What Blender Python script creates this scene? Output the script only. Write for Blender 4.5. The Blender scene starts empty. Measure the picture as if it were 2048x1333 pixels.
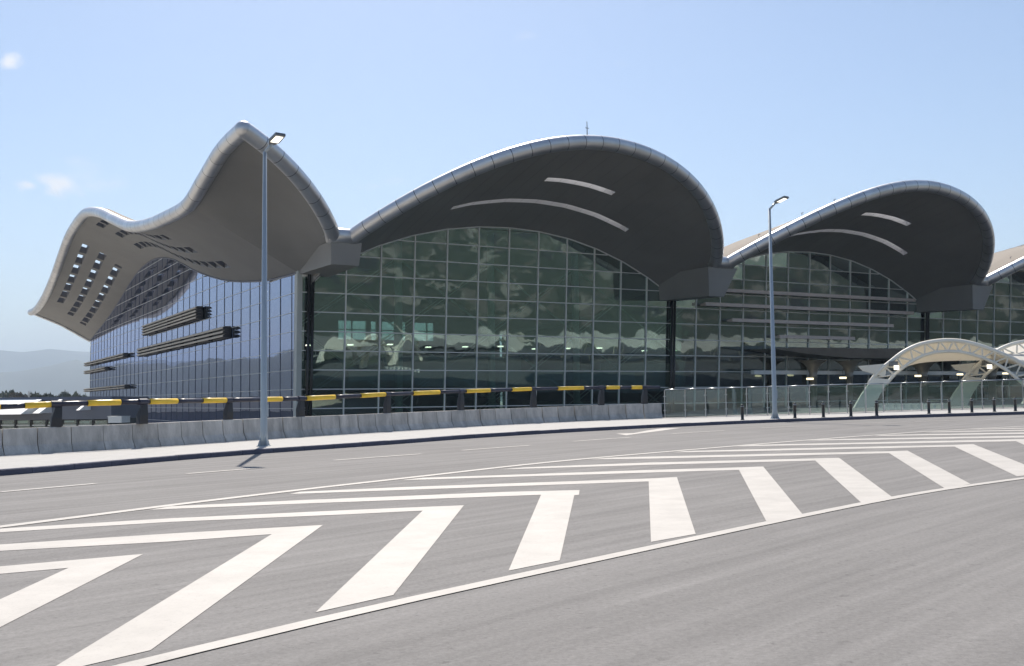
import bpy, bmesh, math, random
from mathutils import Vector, Matrix, noise
random.seed(7)
sc = bpy.context.scene
col = sc.collection
R_ = math.radians

# ------------------------------------------------------------------ camera
FPX, CXP, CYP, HCAM = 2100.0, 1024.0, 666.5, 1.5
PITCH, ROLL = math.atan(132.5 / FPX), 0.011
FW = Vector((0, math.cos(PITCH), math.sin(PITCH)))
r0 = Vector((1, 0, 0)); u0 = Vector((0, -math.sin(PITCH), math.cos(PITCH)))
RT = math.cos(ROLL) * r0 - math.sin(ROLL) * u0
UP = math.cos(ROLL) * u0 + math.sin(ROLL) * r0
CAM = Vector((0, 0, HCAM))
cd = bpy.data.cameras.new('camera'); cam = bpy.data.objects.new('camera', cd); col.objects.link(cam)
cd.sensor_width = 36; cd.lens = FPX / 2048 * 36; cd.clip_start = 0.1; cd.clip_end = 60000
cam.matrix_world = Matrix(((RT.x, UP.x, -FW.x, CAM.x), (RT.y, UP.y, -FW.y, CAM.y), (RT.z, UP.z, -FW.z, CAM.z), (0, 0, 0, 1)))
sc.camera = cam

# ------------------------------------------------------------------ sky, sun, exposure
SUN_AZ, SUN_EL = R_(-9.5), R_(48)          # azimuth from +Y towards +X
world = bpy.data.worlds.new('World'); sc.world = world; world.use_nodes = True
nt = world.node_tree; nt.nodes.clear()
def wn(t, **k):
    n = nt.nodes.new(t)
    for a, b in k.items(): setattr(n, a, b)
    return n
wo = wn('ShaderNodeOutputWorld'); bg = wn('ShaderNodeBackground'); bg.inputs[1].default_value = 0.082
sky = wn('ShaderNodeTexSky', sky_type='NISHITA'); sky.sun_disc = False
sky.sun_elevation = SUN_EL; sky.sun_rotation = SUN_AZ
sky.air_density = 1.0; sky.dust_density = 0.6; sky.ozone_density = 2.2; sky.altitude = 50
# small clouds: wispy noise, thick low bank near the horizon and a few puffs higher up
tc = wn('ShaderNodeTexCoord'); mp = wn('ShaderNodeMapping'); mp.inputs['Scale'].default_value = (1, 1, 3.2)
nt.links.new(tc.outputs['Generated'], mp.inputs[0])
nz = wn('ShaderNodeTexNoise'); nz.inputs['Scale'].default_value = 7.0; nz.inputs['Detail'].default_value = 9; nz.inputs['Roughness'].default_value = 0.62
nt.links.new(mp.outputs[0], nz.inputs['Vector'])
sep = wn('ShaderNodeSeparateXYZ'); nt.links.new(tc.outputs['Generated'], sep.inputs[0])
def m2(op, a, b=None, clamp=False):
    n = wn('ShaderNodeMath', operation=op); n.use_clamp = clamp
    for i, v in enumerate((a, b)):
        if v is None: continue
        if isinstance(v, (int, float)): n.inputs[i].default_value = v
        else: nt.links.new(v, n.inputs[i])
    return n.outputs[0]
low = wn('ShaderNodeMapRange'); low.inputs['From Min'].default_value = 0.13; low.inputs['From Max'].default_value = 0.0
low.inputs['To Min'].default_value = 0.0; low.inputs['To Max'].default_value = 0.42
nt.links.new(sep.outputs['Z'], low.inputs['Value'])
cl = m2('ADD', nz.outputs['Fac'], low.outputs[0])
cr = wn('ShaderNodeMapRange'); cr.inputs['From Min'].default_value = 0.66; cr.inputs['From Max'].default_value = 0.86; cr.inputs['To Max'].default_value = 0.5
nt.links.new(cl, cr.inputs['Value'])
def puff(px, py, r, sx=1.0):
    d = (FW + RT * ((px - CXP) / FPX) - UP * ((py - CYP) / FPX)).normalized()
    s = wn('ShaderNodeVectorMath', operation='SUBTRACT'); nt.links.new(tc.outputs['Generated'], s.inputs[0]); s.inputs[1].default_value = d
    q = wn('ShaderNodeVectorMath', operation='MULTIPLY'); nt.links.new(s.outputs[0], q.inputs[0]); q.inputs[1].default_value = (1 / sx, 1 / sx, 1.0)
    l = wn('ShaderNodeVectorMath', operation='LENGTH'); nt.links.new(q.outputs[0], l.inputs[0])
    n3 = wn('ShaderNodeTexNoise'); n3.inputs['Scale'].default_value = 70; n3.inputs['Detail'].default_value = 5; nt.links.new(tc.outputs['Generated'], n3.inputs['Vector'])
    a = m2('ADD', l.outputs['Value'], m2('MULTIPLY', m2('SUBTRACT', n3.outputs['Fac'], 0.5), r * 2.6))
    k = wn('ShaderNodeMapRange'); k.inputs['From Min'].default_value = r; k.inputs['From Max'].default_value = r * 0.1; k.inputs['To Max'].default_value = 0.8
    nt.links.new(a, k.inputs['Value']); return k.outputs[0]
tot = m2('MAXIMUM', cr.outputs[0], puff(118, 372, 0.0125, 1.8))
tot = m2('MAXIMUM', tot, puff(24, 118, 0.009, 1.2))
tot = m2('MAXIMUM', tot, puff(57, 371, 0.006, 1.8))
mix = wn('ShaderNodeMix', data_type='RGBA'); nt.links.new(tot, mix.inputs['Factor'])
tint = wn('ShaderNodeVectorMath', operation='MULTIPLY'); nt.links.new(sky.outputs[0], tint.inputs[0]); tint.inputs[1].default_value = (.99, .975, .975)
nt.links.new(tint.outputs[0], mix.inputs['A']); mix.inputs['B'].default_value = (8.2, 8.0, 8.0, 1)
nt.links.new(mix.outputs['Result'], bg.inputs[0]); nt.links.new(bg.outputs[0], wo.inputs[0])

sl = bpy.data.lights.new('sun', 'SUN'); sl.energy = 4.2; sl.angle = R_(0.5); sl.color = (1.0, 0.925, 0.83)
sun = bpy.data.objects.new('sun', sl); col.objects.link(sun)
sdir = Vector((math.sin(SUN_AZ) * math.cos(SUN_EL), math.cos(SUN_AZ) * math.cos(SUN_EL), math.sin(SUN_EL)))
sun.rotation_euler = sdir.to_track_quat('Z', 'Y').to_euler(); sun.location = (0, 0, 80)
sc.view_settings.view_transform = 'Standard'; sc.view_settings.look = 'None'
sc.view_settings.gamma = 1.0; sc.view_settings.use_curve_mapping = False
sc.view_settings.exposure = 0.75
sc.cycles.transparent_max_bounces = 12

# ------------------------------------------------------------------ pixel -> place helpers (the photograph's own 2048 px grid)
def ray(x, y): return FW + RT * ((x - CXP) / FPX) - UP * ((y - CYP) / FPX)
def hit(x, y, p, n):
    d = ray(x, y); return CAM + d * ((p - CAM).dot(n) / d.dot(n))
BS = 0.018                                  # cross fall of the ramp
def zr(x): return BS * x
def gr(x, y, dz=0.0): return hit(x, y, Vector((0, 0, dz)), Vector((-BS, 0, 1)))
def upz(x, y, g):                           # height of pixel y in the vertical plane facing us through g
    h = hit(x, y, g, Vector((0, 1, 0))); return h.z

# ------------------------------------------------------------------ object helpers
def tag(o, label=None, cat=None, group=None, kind=None):
    if label: o['label'] = label
    if cat: o['category'] = cat
    if group: o['group'] = group
    if kind: o['kind'] = kind
    return o
def empty(name, loc, label=None, cat=None, group=None, rz=0.0):
    o = bpy.data.objects.new(name, None); col.objects.link(o); o.location = loc; o.rotation_euler = (0, 0, rz)
    o.empty_display_size = 0.3
    return tag(o, label, cat, group)
def link(name, me, parent=None, loc=None):
    o = bpy.data.objects.new(name, me); col.objects.link(o)
    if parent: o.parent = parent
    if loc is not None: o.location = loc
    return o
def mesh(name, vs, fs, mat, smooth=False):
    me = bpy.data.meshes.new(name); me.from_pydata([tuple(v) for v in vs], [], fs); me.update()
    if isinstance(mat, (list, tuple)):
        for m in mat: me.materials.append(m)
    else: me.materials.append(mat)
    if smooth: me.polygons.foreach_set('use_smooth', [True] * len(me.polygons))
    return me
def obj(name, vs, fs, mat, parent=None, smooth=False, loc=None, base=None):
    """base: subtract this origin from the vertices and use it as the location"""
    if base is not None:
        vs = [Vector(v) - Vector(base) for v in vs]; loc = base
    return link(name, mesh(name, vs, fs, mat, smooth), parent, loc)
class MB:
    def __init__(s): s.v = []; s.f = []
    def add(s, vs, fs):
        n = len(s.v); s.v += [Vector(v) for v in vs]; s.f += [[i + n for i in f] for f in fs]; return s
    def box(s, a, b):
        x0, y0, z0 = a; x1, y1, z1 = b
        return s.add([(x0,y0,z0),(x1,y0,z0),(x1,y1,z0),(x0,y1,z0),(x0,y0,z1),(x1,y0,z1),(x1,y1,z1),(x0,y1,z1)],
                     [(0,3,2,1),(4,5,6,7),(0,1,5,4),(1,2,6,5),(2,3,7,6),(3,0,4,7)])
    def tube(s, pts, r, n=8, caps=True, up=None):
        pts = [Vector(p) for p in pts]; rs = r if isinstance(r, (list, tuple)) else [r] * len(pts)
        vs, fs = [], []
        prev = None
        for i, p in enumerate(pts):
            t = (pts[min(i + 1, len(pts) - 1)] - pts[max(i - 1, 0)]).normalized()
            if prev is None:
                a = Vector(up) if up else (Vector((0, 0, 1)) if abs(t.z) < .9 else Vector((0, 1, 0)))
            else: a = prev
            a = (a - t * a.dot(t)).normalized(); prev = a; c = t.cross(a)
            for k in range(n):
                th = 2 * math.pi * (k + .5) / n
                vs.append(p + (a * math.cos(th) + c * math.sin(th)) * rs[i])
        m = len(pts)
        for i in range(m - 1):
            for k in range(n):
                fs.append((i * n + k, i * n + (k + 1) % n, (i + 1) * n + (k + 1) % n, (i + 1) * n + k))
        if caps:
            fs.append(tuple(range(n))[::-1]); fs.append(tuple((m - 1) * n + k for k in range(n)))
        return s.add(vs, fs)
    def extrude(s, prof, a, b, axis_u, axis_w=Vector((0, 0, 1))):
        """profile [(p,q)] swept from a to b; p along axis_u, q along axis_w"""
        n = len(prof)
        vs = [a + axis_u * p + axis_w * q for p, q in prof] + [b + axis_u * p + axis_w * q for p, q in prof]
        fs = [(i, (i + 1) % n, n + (i + 1) % n, n + i) for i in range(n)] + [tuple(range(n))[::-1], tuple(range(n, 2 * n))]
        return s.add(vs, fs)
    def build(s, name, mat, parent=None, smooth=False, loc=None, base=None): return obj(name, s.v, s.f, mat, parent, smooth, loc, base)
    def mesh(s, name, mat, smooth=False): return mesh(name, s.v, s.f, mat, smooth)

# ------------------------------------------------------------------ materials
def newmat(name):
    m = bpy.data.materials.new(name); m.use_nodes = True; return m, m.node_tree, m.node_tree.nodes['Principled BSDF']
def simple(name, c, rough=.6, metal=0.0, vary=0.0, vscale=1.5, bump=0.0, bscale=8.0, spec=None, stretch=(1, 1, 1), emit=None):
    m, t, b = newmat(name)
    b.inputs['Base Color'].default_value = (*c, 1); b.inputs['Roughness'].default_value = rough; b.inputs['Metallic'].default_value = metal
    if spec is not None: b.inputs['Specular IOR Level'].default_value = spec
    g = t.nodes.new('ShaderNodeNewGeometry'); mpn = t.nodes.new('ShaderNodeMapping'); mpn.inputs['Scale'].default_value = stretch
    t.links.new(g.outputs['Position'], mpn.inputs[0])
    if vary:
        n = t.nodes.new('ShaderNodeTexNoise'); n.inputs['Scale'].default_value = vscale; n.inputs['Detail'].default_value = 6; n.inputs['Roughness'].default_value = .6
        t.links.new(mpn.outputs[0], n.inputs['Vector'])
        oi = t.nodes.new('ShaderNodeObjectInfo')
        ad = t.nodes.new('ShaderNodeMath'); ad.operation = 'MULTIPLY_ADD'; t.links.new(oi.outputs['Random'], ad.inputs[0]); ad.inputs[1].default_value = .18; t.links.new(n.outputs['Fac'], ad.inputs[2])
        r = t.nodes.new('ShaderNodeMapRange'); r.inputs['From Min'].default_value = .35; r.inputs['From Max'].default_value = .8
        r.inputs['To Min'].default_value = 1 - vary; r.inputs['To Max'].default_value = 1 + vary; t.links.new(ad.outputs[0], r.inputs['Value'])
        mx = t.nodes.new('ShaderNodeVectorMath'); mx.operation = 'MULTIPLY'; mx.inputs[0].default_value = c; t.links.new(r.outputs[0], mx.inputs[1])
        t.links.new(mx.outputs[0], b.inputs['Base Color'])
    if bump:
        n2 = t.nodes.new('ShaderNodeTexNoise'); n2.inputs['Scale'].default_value = bscale; n2.inputs['Detail'].default_value = 4
        t.links.new(mpn.outputs[0], n2.inputs['Vector'])
        bp = t.nodes.new('ShaderNodeBump'); bp.inputs['Strength'].default_value = bump; bp.inputs['Distance'].default_value = .05
        t.links.new(n2.outputs['Fac'], bp.inputs['Height']); t.links.new(bp.outputs[0], b.inputs['Normal'])
    if emit:
        b.inputs['Emission Color'].default_value = (*emit[0], 1); b.inputs['Emission Strength'].default_value = emit[1]
    return m

def asphalt():
    m, t, b = newmat('asphalt')
    L = t.links.new
    g = t.nodes.new('ShaderNodeNewGeometry')
    a0, a1 = gr(600, 1250), gr(1847, 984); ang = math.atan2(a1.y - a0.y, a1.x - a0.x)
    rot = t.nodes.new('ShaderNodeMapping'); rot.inputs['Rotation'].default_value = (0, 0, -ang); L(g.outputs['Position'], rot.inputs[0])
    st = t.nodes.new('ShaderNodeMapping'); st.inputs['Scale'].default_value = (.05, 1.1, 1); L(rot.outputs[0], st.inputs[0])
    def nz(v, s, d, r=.55):
        n = t.nodes.new('ShaderNodeTexNoise'); n.inputs['Scale'].default_value = s; n.inputs['Detail'].default_value = d; n.inputs['Roughness'].default_value = r; L(v, n.inputs['Vector']); return n.outputs['Fac']
    def mr(v, a, b_, c, d):
        n = t.nodes.new('ShaderNodeMapRange'); 
        for k, q in zip(('From Min', 'From Max', 'To Min', 'To Max'), (a, b_, c, d)): n.inputs[k].default_value = q
        L(v, n.inputs['Value']); return n.outputs[0]
    def mul(a, b_):
        n = t.nodes.new('ShaderNodeMath'); n.operation = 'MULTIPLY'; L(a, n.inputs[0]); L(b_, n.inputs[1]); return n.outputs[0]
    streak = mr(nz(st.outputs[0], 2.2, 3), .34, .66, .88, 1.11)
    st2 = t.nodes.new('ShaderNodeMapping'); st2.inputs['Scale'].default_value = (.12, 3.5, 1); L(rot.outputs[0], st2.inputs[0])
    streak2 = mr(nz(st2.outputs[0], 2.0, 4), .32, .68, .93, 1.07)
    blot = mr(nz(g.outputs['Position'], .35, 5), .3, .7, .93, 1.07)
    fine = mr(nz(g.outputs['Position'], 28, 5, .8), .3, .7, .80, 1.20)
    speck = mr(nz(g.outputs['Position'], 9, 3, .8), .26, .40, .70, 1.0)
    v = mul(mul(mul(streak, streak2), mul(blot, fine)), speck)
    vm = t.nodes.new('ShaderNodeVectorMath'); vm.operation = 'MULTIPLY'; vm.inputs[0].default_value = (.208, .200, .192); L(v, vm.inputs[1])
    L(vm.outputs[0], b.inputs['Base Color']); b.inputs['Roughness'].default_value = .88; b.inputs['Specular IOR Level'].default_value = .2
    bp = t.nodes.new('ShaderNodeBump'); bp.inputs['Strength'].default_value = .35; bp.inputs['Distance'].default_value = .01
    L(nz(g.outputs['Position'], 90, 3), bp.inputs['Height']); L(bp.outputs[0], b.inputs['Normal'])
    return m
def paint(name, c, wear=.12):
    m, t, b = newmat(name); L = t.links.new
    g = t.nodes.new('ShaderNodeNewGeometry')
    n = t.nodes.new('ShaderNodeTexNoise'); n.inputs['Scale'].default_value = 1.3; n.inputs['Detail'].default_value = 8; n.inputs['Roughness'].default_value = .7; L(g.outputs['Position'], n.inputs['Vector'])
    n2 = t.nodes.new('ShaderNodeTexNoise'); n2.inputs['Scale'].default_value = 38; n2.inputs['Detail'].default_value = 3; L(g.outputs['Position'], n2.inputs['Vector'])
    r = t.nodes.new('ShaderNodeMapRange'); r.inputs['From Min'].default_value = .3; r.inputs['From Max'].default_value = .7; r.inputs['To Min'].default_value = 1 - wear; r.inputs['To Max'].default_value = 1.02; L(n.outputs['Fac'], r.inputs['Value'])
    r2 = t.nodes.new('ShaderNodeMapRange'); r2.inputs['From Min'].default_value = .25; r2.inputs['From Max'].default_value = .42; r2.inputs['To Min'].default_value = .84; r2.inputs['To Max'].default_value = 1.0; L(n2.outputs['Fac'], r2.inputs['Value'])
    q = t.nodes.new('ShaderNodeMath'); q.operation = 'MULTIPLY'; L(r.outputs[0], q.inputs[0]); L(r2.outputs[0], q.inputs[1])
    vm = t.nodes.new('ShaderNodeVectorMath'); vm.operation = 'MULTIPLY'; vm.inputs[0].default_value = c; L(q.outputs[0], vm.inputs[1]); L(vm.outputs[0], b.inputs['Base Color'])
    b.inputs['Roughness'].default_value = .7
    return m
def glass(name, tint, refl, through, rough=.02, warp=.0, wscale=.35, base_mix=.25, ior=1.6):
    """coated architectural glass: part mirror, part tinted see-through"""
    m, t, b = newmat(name); L = t.links.new; t.nodes.remove(b)
    out = t.nodes['Material Output']
    g = t.nodes.new('ShaderNodeNewGeometry')
    gl = t.nodes.new('ShaderNodeBsdfGlossy'); gl.inputs['Color'].default_value = (*refl, 1); gl.inputs['Roughness'].default_value = rough
    tr = t.nodes.new('ShaderNodeBsdfTransparent'); tr.inputs['Color'].default_value = (*tint, 1)
    df = t.nodes.new('ShaderNodeBsdfDiffuse'); df.inputs['Color'].default_value = (.17, .22, .21, 1)
    fr = t.nodes.new('ShaderNodeFresnel'); fr.inputs['IOR'].default_value = ior
    if warp:
        n = t.nodes.new('ShaderNodeTexNoise'); n.inputs['Scale'].default_value = wscale; n.inputs['Detail'].default_value = 2.5
        oi = t.nodes.new('ShaderNodeObjectInfo'); 
        ad = t.nodes.new('ShaderNodeVectorMath'); ad.operation = 'ADD'; L(g.outputs['Position'], ad.inputs[0]); L(oi.outputs['Random'], ad.inputs[1]); L(ad.outputs[0], n.inputs['Vector'])
        bp = t.nodes.new('ShaderNodeBump'); bp.inputs['Strength'].default_value = warp; bp.inputs['Distance'].default_value = .1
        L(n.outputs['Fac'], bp.inputs['Height']); L(bp.outputs[0], gl.inputs['Normal'])
    md = t.nodes.new('ShaderNodeMixShader'); md.inputs[0].default_value = through; L(df.outputs[0], md.inputs[1]); L(tr.outputs[0], md.inputs[2])
    f2 = t.nodes.new('ShaderNodeMath'); f2.operation = 'ADD'; f2.use_clamp = True; L(fr.outputs[0], f2.inputs[0]); f2.inputs[1].default_value = base_mix
    mx = t.nodes.new('ShaderNodeMixShader'); L(f2.outputs[0], mx.inputs[0]); L(md.outputs[0], mx.inputs[1]); L(gl.outputs[0], mx.inputs[2])
    L(mx.outputs[0], out.inputs['Surface']); return m
def metal_panels(name, c, rough, metal):
    m, t, b = newmat(name); L = t.links.new
    g = t.nodes.new('ShaderNodeNewGeometry'); oi = t.nodes.new('ShaderNodeObjectInfo')
    n = t.nodes.new('ShaderNodeTexNoise'); n.inputs['Scale'].default_value = .8; n.inputs['Detail'].default_value = 5; L(g.outputs['Position'], n.inputs['Vector'])
    s = t.nodes.new('ShaderNodeMath'); s.operation = 'MULTIPLY_ADD'; L(oi.outputs['Random'], s.inputs[0]); s.inputs[1].default_value = .35; L(n.outputs['Fac'], s.inputs[2])
    r = t.nodes.new('ShaderNodeMapRange'); r.inputs['From Min'].default_value = .35; r.inputs['From Max'].default_value = 1.0; r.inputs['To Min'].default_value = .85; r.inputs['To Max'].default_value = 1.1; L(s.outputs[0], r.inputs['Value'])
    vm = t.nodes.new('ShaderNodeVectorMath'); vm.operation = 'MULTIPLY'; vm.inputs[0].default_value = c; L(r.outputs[0], vm.inputs[1]); L(vm.outputs[0], b.inputs['Base Color'])
    r2 = t.nodes.new('ShaderNodeMapRange'); r2.inputs['To Min'].default_value = rough - .05; r2.inputs['To Max'].default_value = rough + .08; L(n.outputs['Fac'], r2.inputs['Value']); L(r2.outputs[0], b.inputs['Roughness'])
    b.inputs['Metallic'].default_value = metal
    return m

M = {}
M['asphalt'] = asphalt()
M['white'] = paint('road_paint', (.475, .448, .41), .2)
M['kerb'] = simple('kerb_stone', (.075, .08, .12), .7, vary=.2, vscale=3, bump=.3, bscale=20)
M['pave'] = simple('pavement_slab', (.385, .375, .355), .85, vary=.10, vscale=2.2, bump=.3, bscale=25)
M['conc'] = simple('barrier_concrete', (.47, .45, .42), .85, vary=.32, vscale=2.6, bump=.5, bscale=18, stretch=(1, 1, .35))
M['conc2'] = simple('raw_concrete', (.30, .29, .28), .85, vary=.15, vscale=.6)
M['yellow'] = simple('yellow_paint', (.86, .56, .04), .42, vary=.10, vscale=4)
M['navy'] = simple('navy_paint', (.022, .024, .045), .38, vary=.2, vscale=4)
M['post'] = simple('dark_steel', (.022, .022, .025), .45, vary=.2)
M['lamp'] = simple('lamp_post_paint', (.36, .42, .47), .4, metal=.25, vary=.06, vscale=1.0)
M['lamp_dark'] = simple('lamp_head_grey', (.16, .17, .18), .4, metal=.4)
M['lamp_on'] = simple('lamp_lens', (.9, .88, .8), .3, emit=((1, .93, .78), 1.0))
M['glow'] = simple('warm_fitting', (.9, .8, .5), .3, emit=((1, .86, .55), 1.2))
M['spot'] = simple('ceiling_fitting', (.9, .9, .8), .3, emit=((1, .95, .78), 2.2))
M['fascia'] = metal_panels('brushed_aluminium_edge', (.66, .665, .67), .40, .88)
M['fascia_core'] = simple('edge_joint', (.08, .08, .09), .6, metal=.3)
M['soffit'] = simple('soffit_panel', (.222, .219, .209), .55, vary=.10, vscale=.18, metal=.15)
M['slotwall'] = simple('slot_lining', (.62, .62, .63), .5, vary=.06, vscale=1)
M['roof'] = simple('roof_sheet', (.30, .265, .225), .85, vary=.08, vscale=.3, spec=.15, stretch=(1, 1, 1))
M['roofgrey'] = simple('roof_sheet_grey', (.30, .31, .31), .5, vary=.1, vscale=.4)
M['frame'] = simple('facade_frame', (.70, .72, .70), .45, metal=.1, vary=.05)
M['framedark'] = simple('facade_frame_dark', (.10, .12, .17), .4, metal=.4)
M['black'] = simple('black_column', (.012, .012, .014), .35)
M['corner'] = simple('corner_cladding', (.42, .45, .43), .5, vary=.05)
M['teal'] = simple('teal_interior_column', (.75, .85, .80), .5, vary=.06)
M['brace'] = simple('interior_brace', (.62, .68, .66), .4)
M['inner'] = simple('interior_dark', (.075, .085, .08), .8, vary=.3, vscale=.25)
M['slab'] = simple('interior_slab', (.55, .52, .46), .7, vary=.2, vscale=.5)
M['louver'] = simple('louver_metal', (.42, .41, .38), .5, metal=.2, vary=.1)
M['louverd'] = simple('louver_bracket', (.05, .05, .055), .5, metal=.3)
M['brise'] = simple('sunshade_fin', (.60, .52, .48), .5, metal=.2, vary=.08)
M['gfront'] = glass('front_glass', (.72, .86, .81), (.63, .77, .75), .90, warp=.17, wscale=.24, base_mix=.19)
M['gside'] = glass('side_glass', (.05, .06, .08), (.55, .60, .78), .8, warp=.06, wscale=.25, base_mix=.42)
M['grail'] = glass('railing_glass', (.76, .87, .84), (.9, .95, .95), .93, warp=.1, base_mix=.05)
M['steel'] = simple('railing_steel', (.48, .50, .50), .3, metal=.7, vary=.06)
M['cream'] = simple('cream_steel', (.80, .77, .68), .45, vary=.05)
M['membrane'] = simple('white_membrane', (.80, .78, .72), .6, vary=.04, vscale=.8)
_t = M['membrane'].node_tree; _tr = _t.nodes.new('ShaderNodeBsdfTranslucent'); _tr.inputs['Color'].default_value = (.82, .77, .66, 1)
_mx = _t.nodes.new('ShaderNodeMixShader'); _mx.inputs[0].default_value = .42; _t.links.new(_t.nodes['Principled BSDF'].outputs[0], _mx.inputs[1]); _t.links.new(_tr.outputs[0], _mx.inputs[2]); _t.links.new(_mx.outputs[0], _t.nodes['Material Output'].inputs['Surface'])
M['bronze'] = simple('bronze_canopy', (.10, .085, .07), .38, metal=.5, vary=.25, vscale=.5)
M['mush'] = simple('mushroom_column', (.24, .215, .17), .45, metal=.2, vary=.2, vscale=.7)
M['blackrub'] = simple('bollard_black', (.014, .015, .016), .35)
M['midslot'] = simple('mid_slot_lining', (.10, .10, .105), .5)
M['sideslot'] = simple('side_slot_lining', (.16, .155, .16), .6)
M['darktar'] = simple('forecourt_tarmac', (.075, .075, .078), .85, vary=.15, vscale=.5)
M['darkscrub'] = simple('added_dark_scrub', (.05, .06, .035), .95, vary=.4, vscale=.08)
M['ground'] = simple('lower_ground', (.42, .39, .34), .9, vary=.25, vscale=.02)
M['bldg'] = simple('grey_cladding', (.17, .18, .21), .6, vary=.1, vscale=.4)
M['bldgw'] = simple('white_unit', (.86, .86, .84), .5, vary=.04)
M['bark'] = simple('bark', (.08, .06, .045), .9)
M['mount'] = simple('hill_scrub', (.075, .085, .06), .95, vary=.35, vscale=.003)
def leafmat(name, c):
    return simple(name, c, .7, vary=.45, vscale=.9)
M['leafA'] = leafmat('foliage_dark', (.045, .06, .032)); M['leafB'] = leafmat('foliage_brownish', (.085, .07, .042))

# ------------------------------------------------------------------ ground, terrain, haze
GZ = -8.0
def grid_ground():
    rad = [0, 60, 130, 220, 400, 800, 1600, 3200, 7000, 16000, 24000]; n = 48
    vs = [(0, 0, GZ)]; fs = []
    for r in rad[1:]:
        for k in range(n):
            a = 2 * math.pi * k / n; vs.append((r * math.cos(a), r * math.sin(a), GZ))
    for k in range(n): fs.append((0, 1 + k, 1 + (k + 1) % n))
    for i in range(len(rad) - 2):
        b0 = 1 + i * n; b1 = b0 + n
        for k in range(n): fs.append((b0 + k, b1 + k, b1 + (k + 1) % n, b0 + (k + 1) % n))
    return vs, fs
tag(obj('ground', *grid_ground(), M['ground']), kind='structure')

def ridge(name, dist, az0, az1, hfun, depth, n=140, m=9):
    vs, fs = [], []
    for i in range(n + 1):
        az = R_(az0 + (az1 - az0) * i / n)
        h = hfun(math.degrees(az))
        for j in range(m):
            q = j / (m - 1)
            prof = math.sin(math.pi * min(1, q * 1.0)) ** .9
            d = dist + depth * (q - .5)
            wob = noise.fractal(Vector((math.degrees(az) * .35, q * 5, dist * .01)), 1.0, 2.1, 5)
            z = GZ - 2 + prof * h * (1 + .22 * wob)
            dd = d * (1 + .01 * wob)
            vs.append((math.sin(az) * dd, math.cos(az) * dd, z))
    for i in range(n):
        for j in range(m - 1):
            fs.append((i * m + j, (i + 1) * m + j, (i + 1) * m + j + 1, i * m + j + 1))
    return tag(obj(name, vs, fs, M['mount'], smooth=True), kind='structure')
def hA(a):   # back range
    return 350 + 70 * math.sin(a * .21 + 1.0) + 45 * noise.fractal(Vector((a * .22, 3.1, 0)), 1.0, 2.0, 6) + 35 * math.exp(-((a + 23.7) / .9) ** 2)
def hB(a):
    return 190 + 40 * math.sin(a * .33 + 2.4) + 40 * noise.fractal(Vector((a * .3, 9.7, 0)), 1.0, 2.0, 6)
def hC(a):
    return 74 + 34 * math.exp(-((a + 46) / 9) ** 2) + 22 * noise.fractal(Vector((a * .25, 1.7, 0)), 1.0, 2.0, 6)
ridge('mountain_range', 9000, -110, 60, hA, 2600)
ridge('hills', 6200, -110, 60, hB, 1800)
ridge('hills', 2300, -80, -29.5, hC, 700)
def hD(a): return 98 + 20 * noise.fractal(Vector((a * .12, 5.7, 0)), 1.0, 2.0, 6)
hh = ridge('hills', 900, 70, 178, lambda a: hD(a), 640, n=120)
def townmat():
    m, t, b = newmat('hillside_scrub_and_houses'); L = t.links.new
    g = t.nodes.new('ShaderNodeNewGeometry')
    v = t.nodes.new('ShaderNodeTexVoronoi'); v.inputs['Scale'].default_value = .11; L(g.outputs['Position'], v.inputs['Vector'])
    r = t.nodes.new('ShaderNodeValToRGB'); r.color_ramp.interpolation = 'CONSTANT'; e = r.color_ramp.elements
    e[0].position = 0; e[0].color = (.035, .045, .025, 1); e[1].position = .55; e[1].color = (.06, .065, .04, 1)
    for p_, c_ in ((.74, (.16, .14, .11, 1)), (.84, (.30, .27, .23, 1)), (.93, (.03, .03, .03, 1))):
        q = e.new(p_); q.color = tuple(.7 * z for z in c_[:3]) + (1,)
    sp = t.nodes.new('ShaderNodeSeparateColor'); L(v.outputs['Color'], sp.inputs[0]); L(sp.outputs[0], r.inputs[0]); L(r.outputs[0], b.inputs['Base Color']); b.inputs['Roughness'].default_value = .95
    return m
hh.data.materials.clear(); hh.data.materials.append(townmat())

tv = [(70, 44, -6.5), (1700, 760, -6.5), (1700, -1500, -6.5), (40, -1200, -6.5), (60, 20, -6.5)]  # unseen dark ground, added to darken what the front glass mirrors
tag(obj('added_dark_ground', tv + [(x, y, -8.5) for x, y, z in tv], [(0, 1, 2, 3, 4), (9, 8, 7, 6, 5)] + [(i, 5 + i, 5 + (i + 1) % 5, (i + 1) % 5) for i in range(5)], M['darkscrub']), kind='structure')

hz = MB().box((-13000, -6000, GZ - 1), (13000, 12000, 640))
hzm = bpy.data.materials.new('haze_air'); hzm.use_nodes = True; hzm.node_tree.nodes.clear()
vo = hzm.node_tree.nodes.new('ShaderNodeOutputMaterial'); pv = hzm.node_tree.nodes.new('ShaderNodeVolumePrincipled')
pv.inputs['Color'].default_value = (.68, .83, 1.0, 1); pv.inputs['Density'].default_value = 1.7e-4; pv.inputs['Anisotropy'].default_value = .1
hzm.node_tree.links.new(pv.outputs[0], vo.inputs['Volume'])
tag(hz.build('haze', hzm), kind='stuff')

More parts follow.
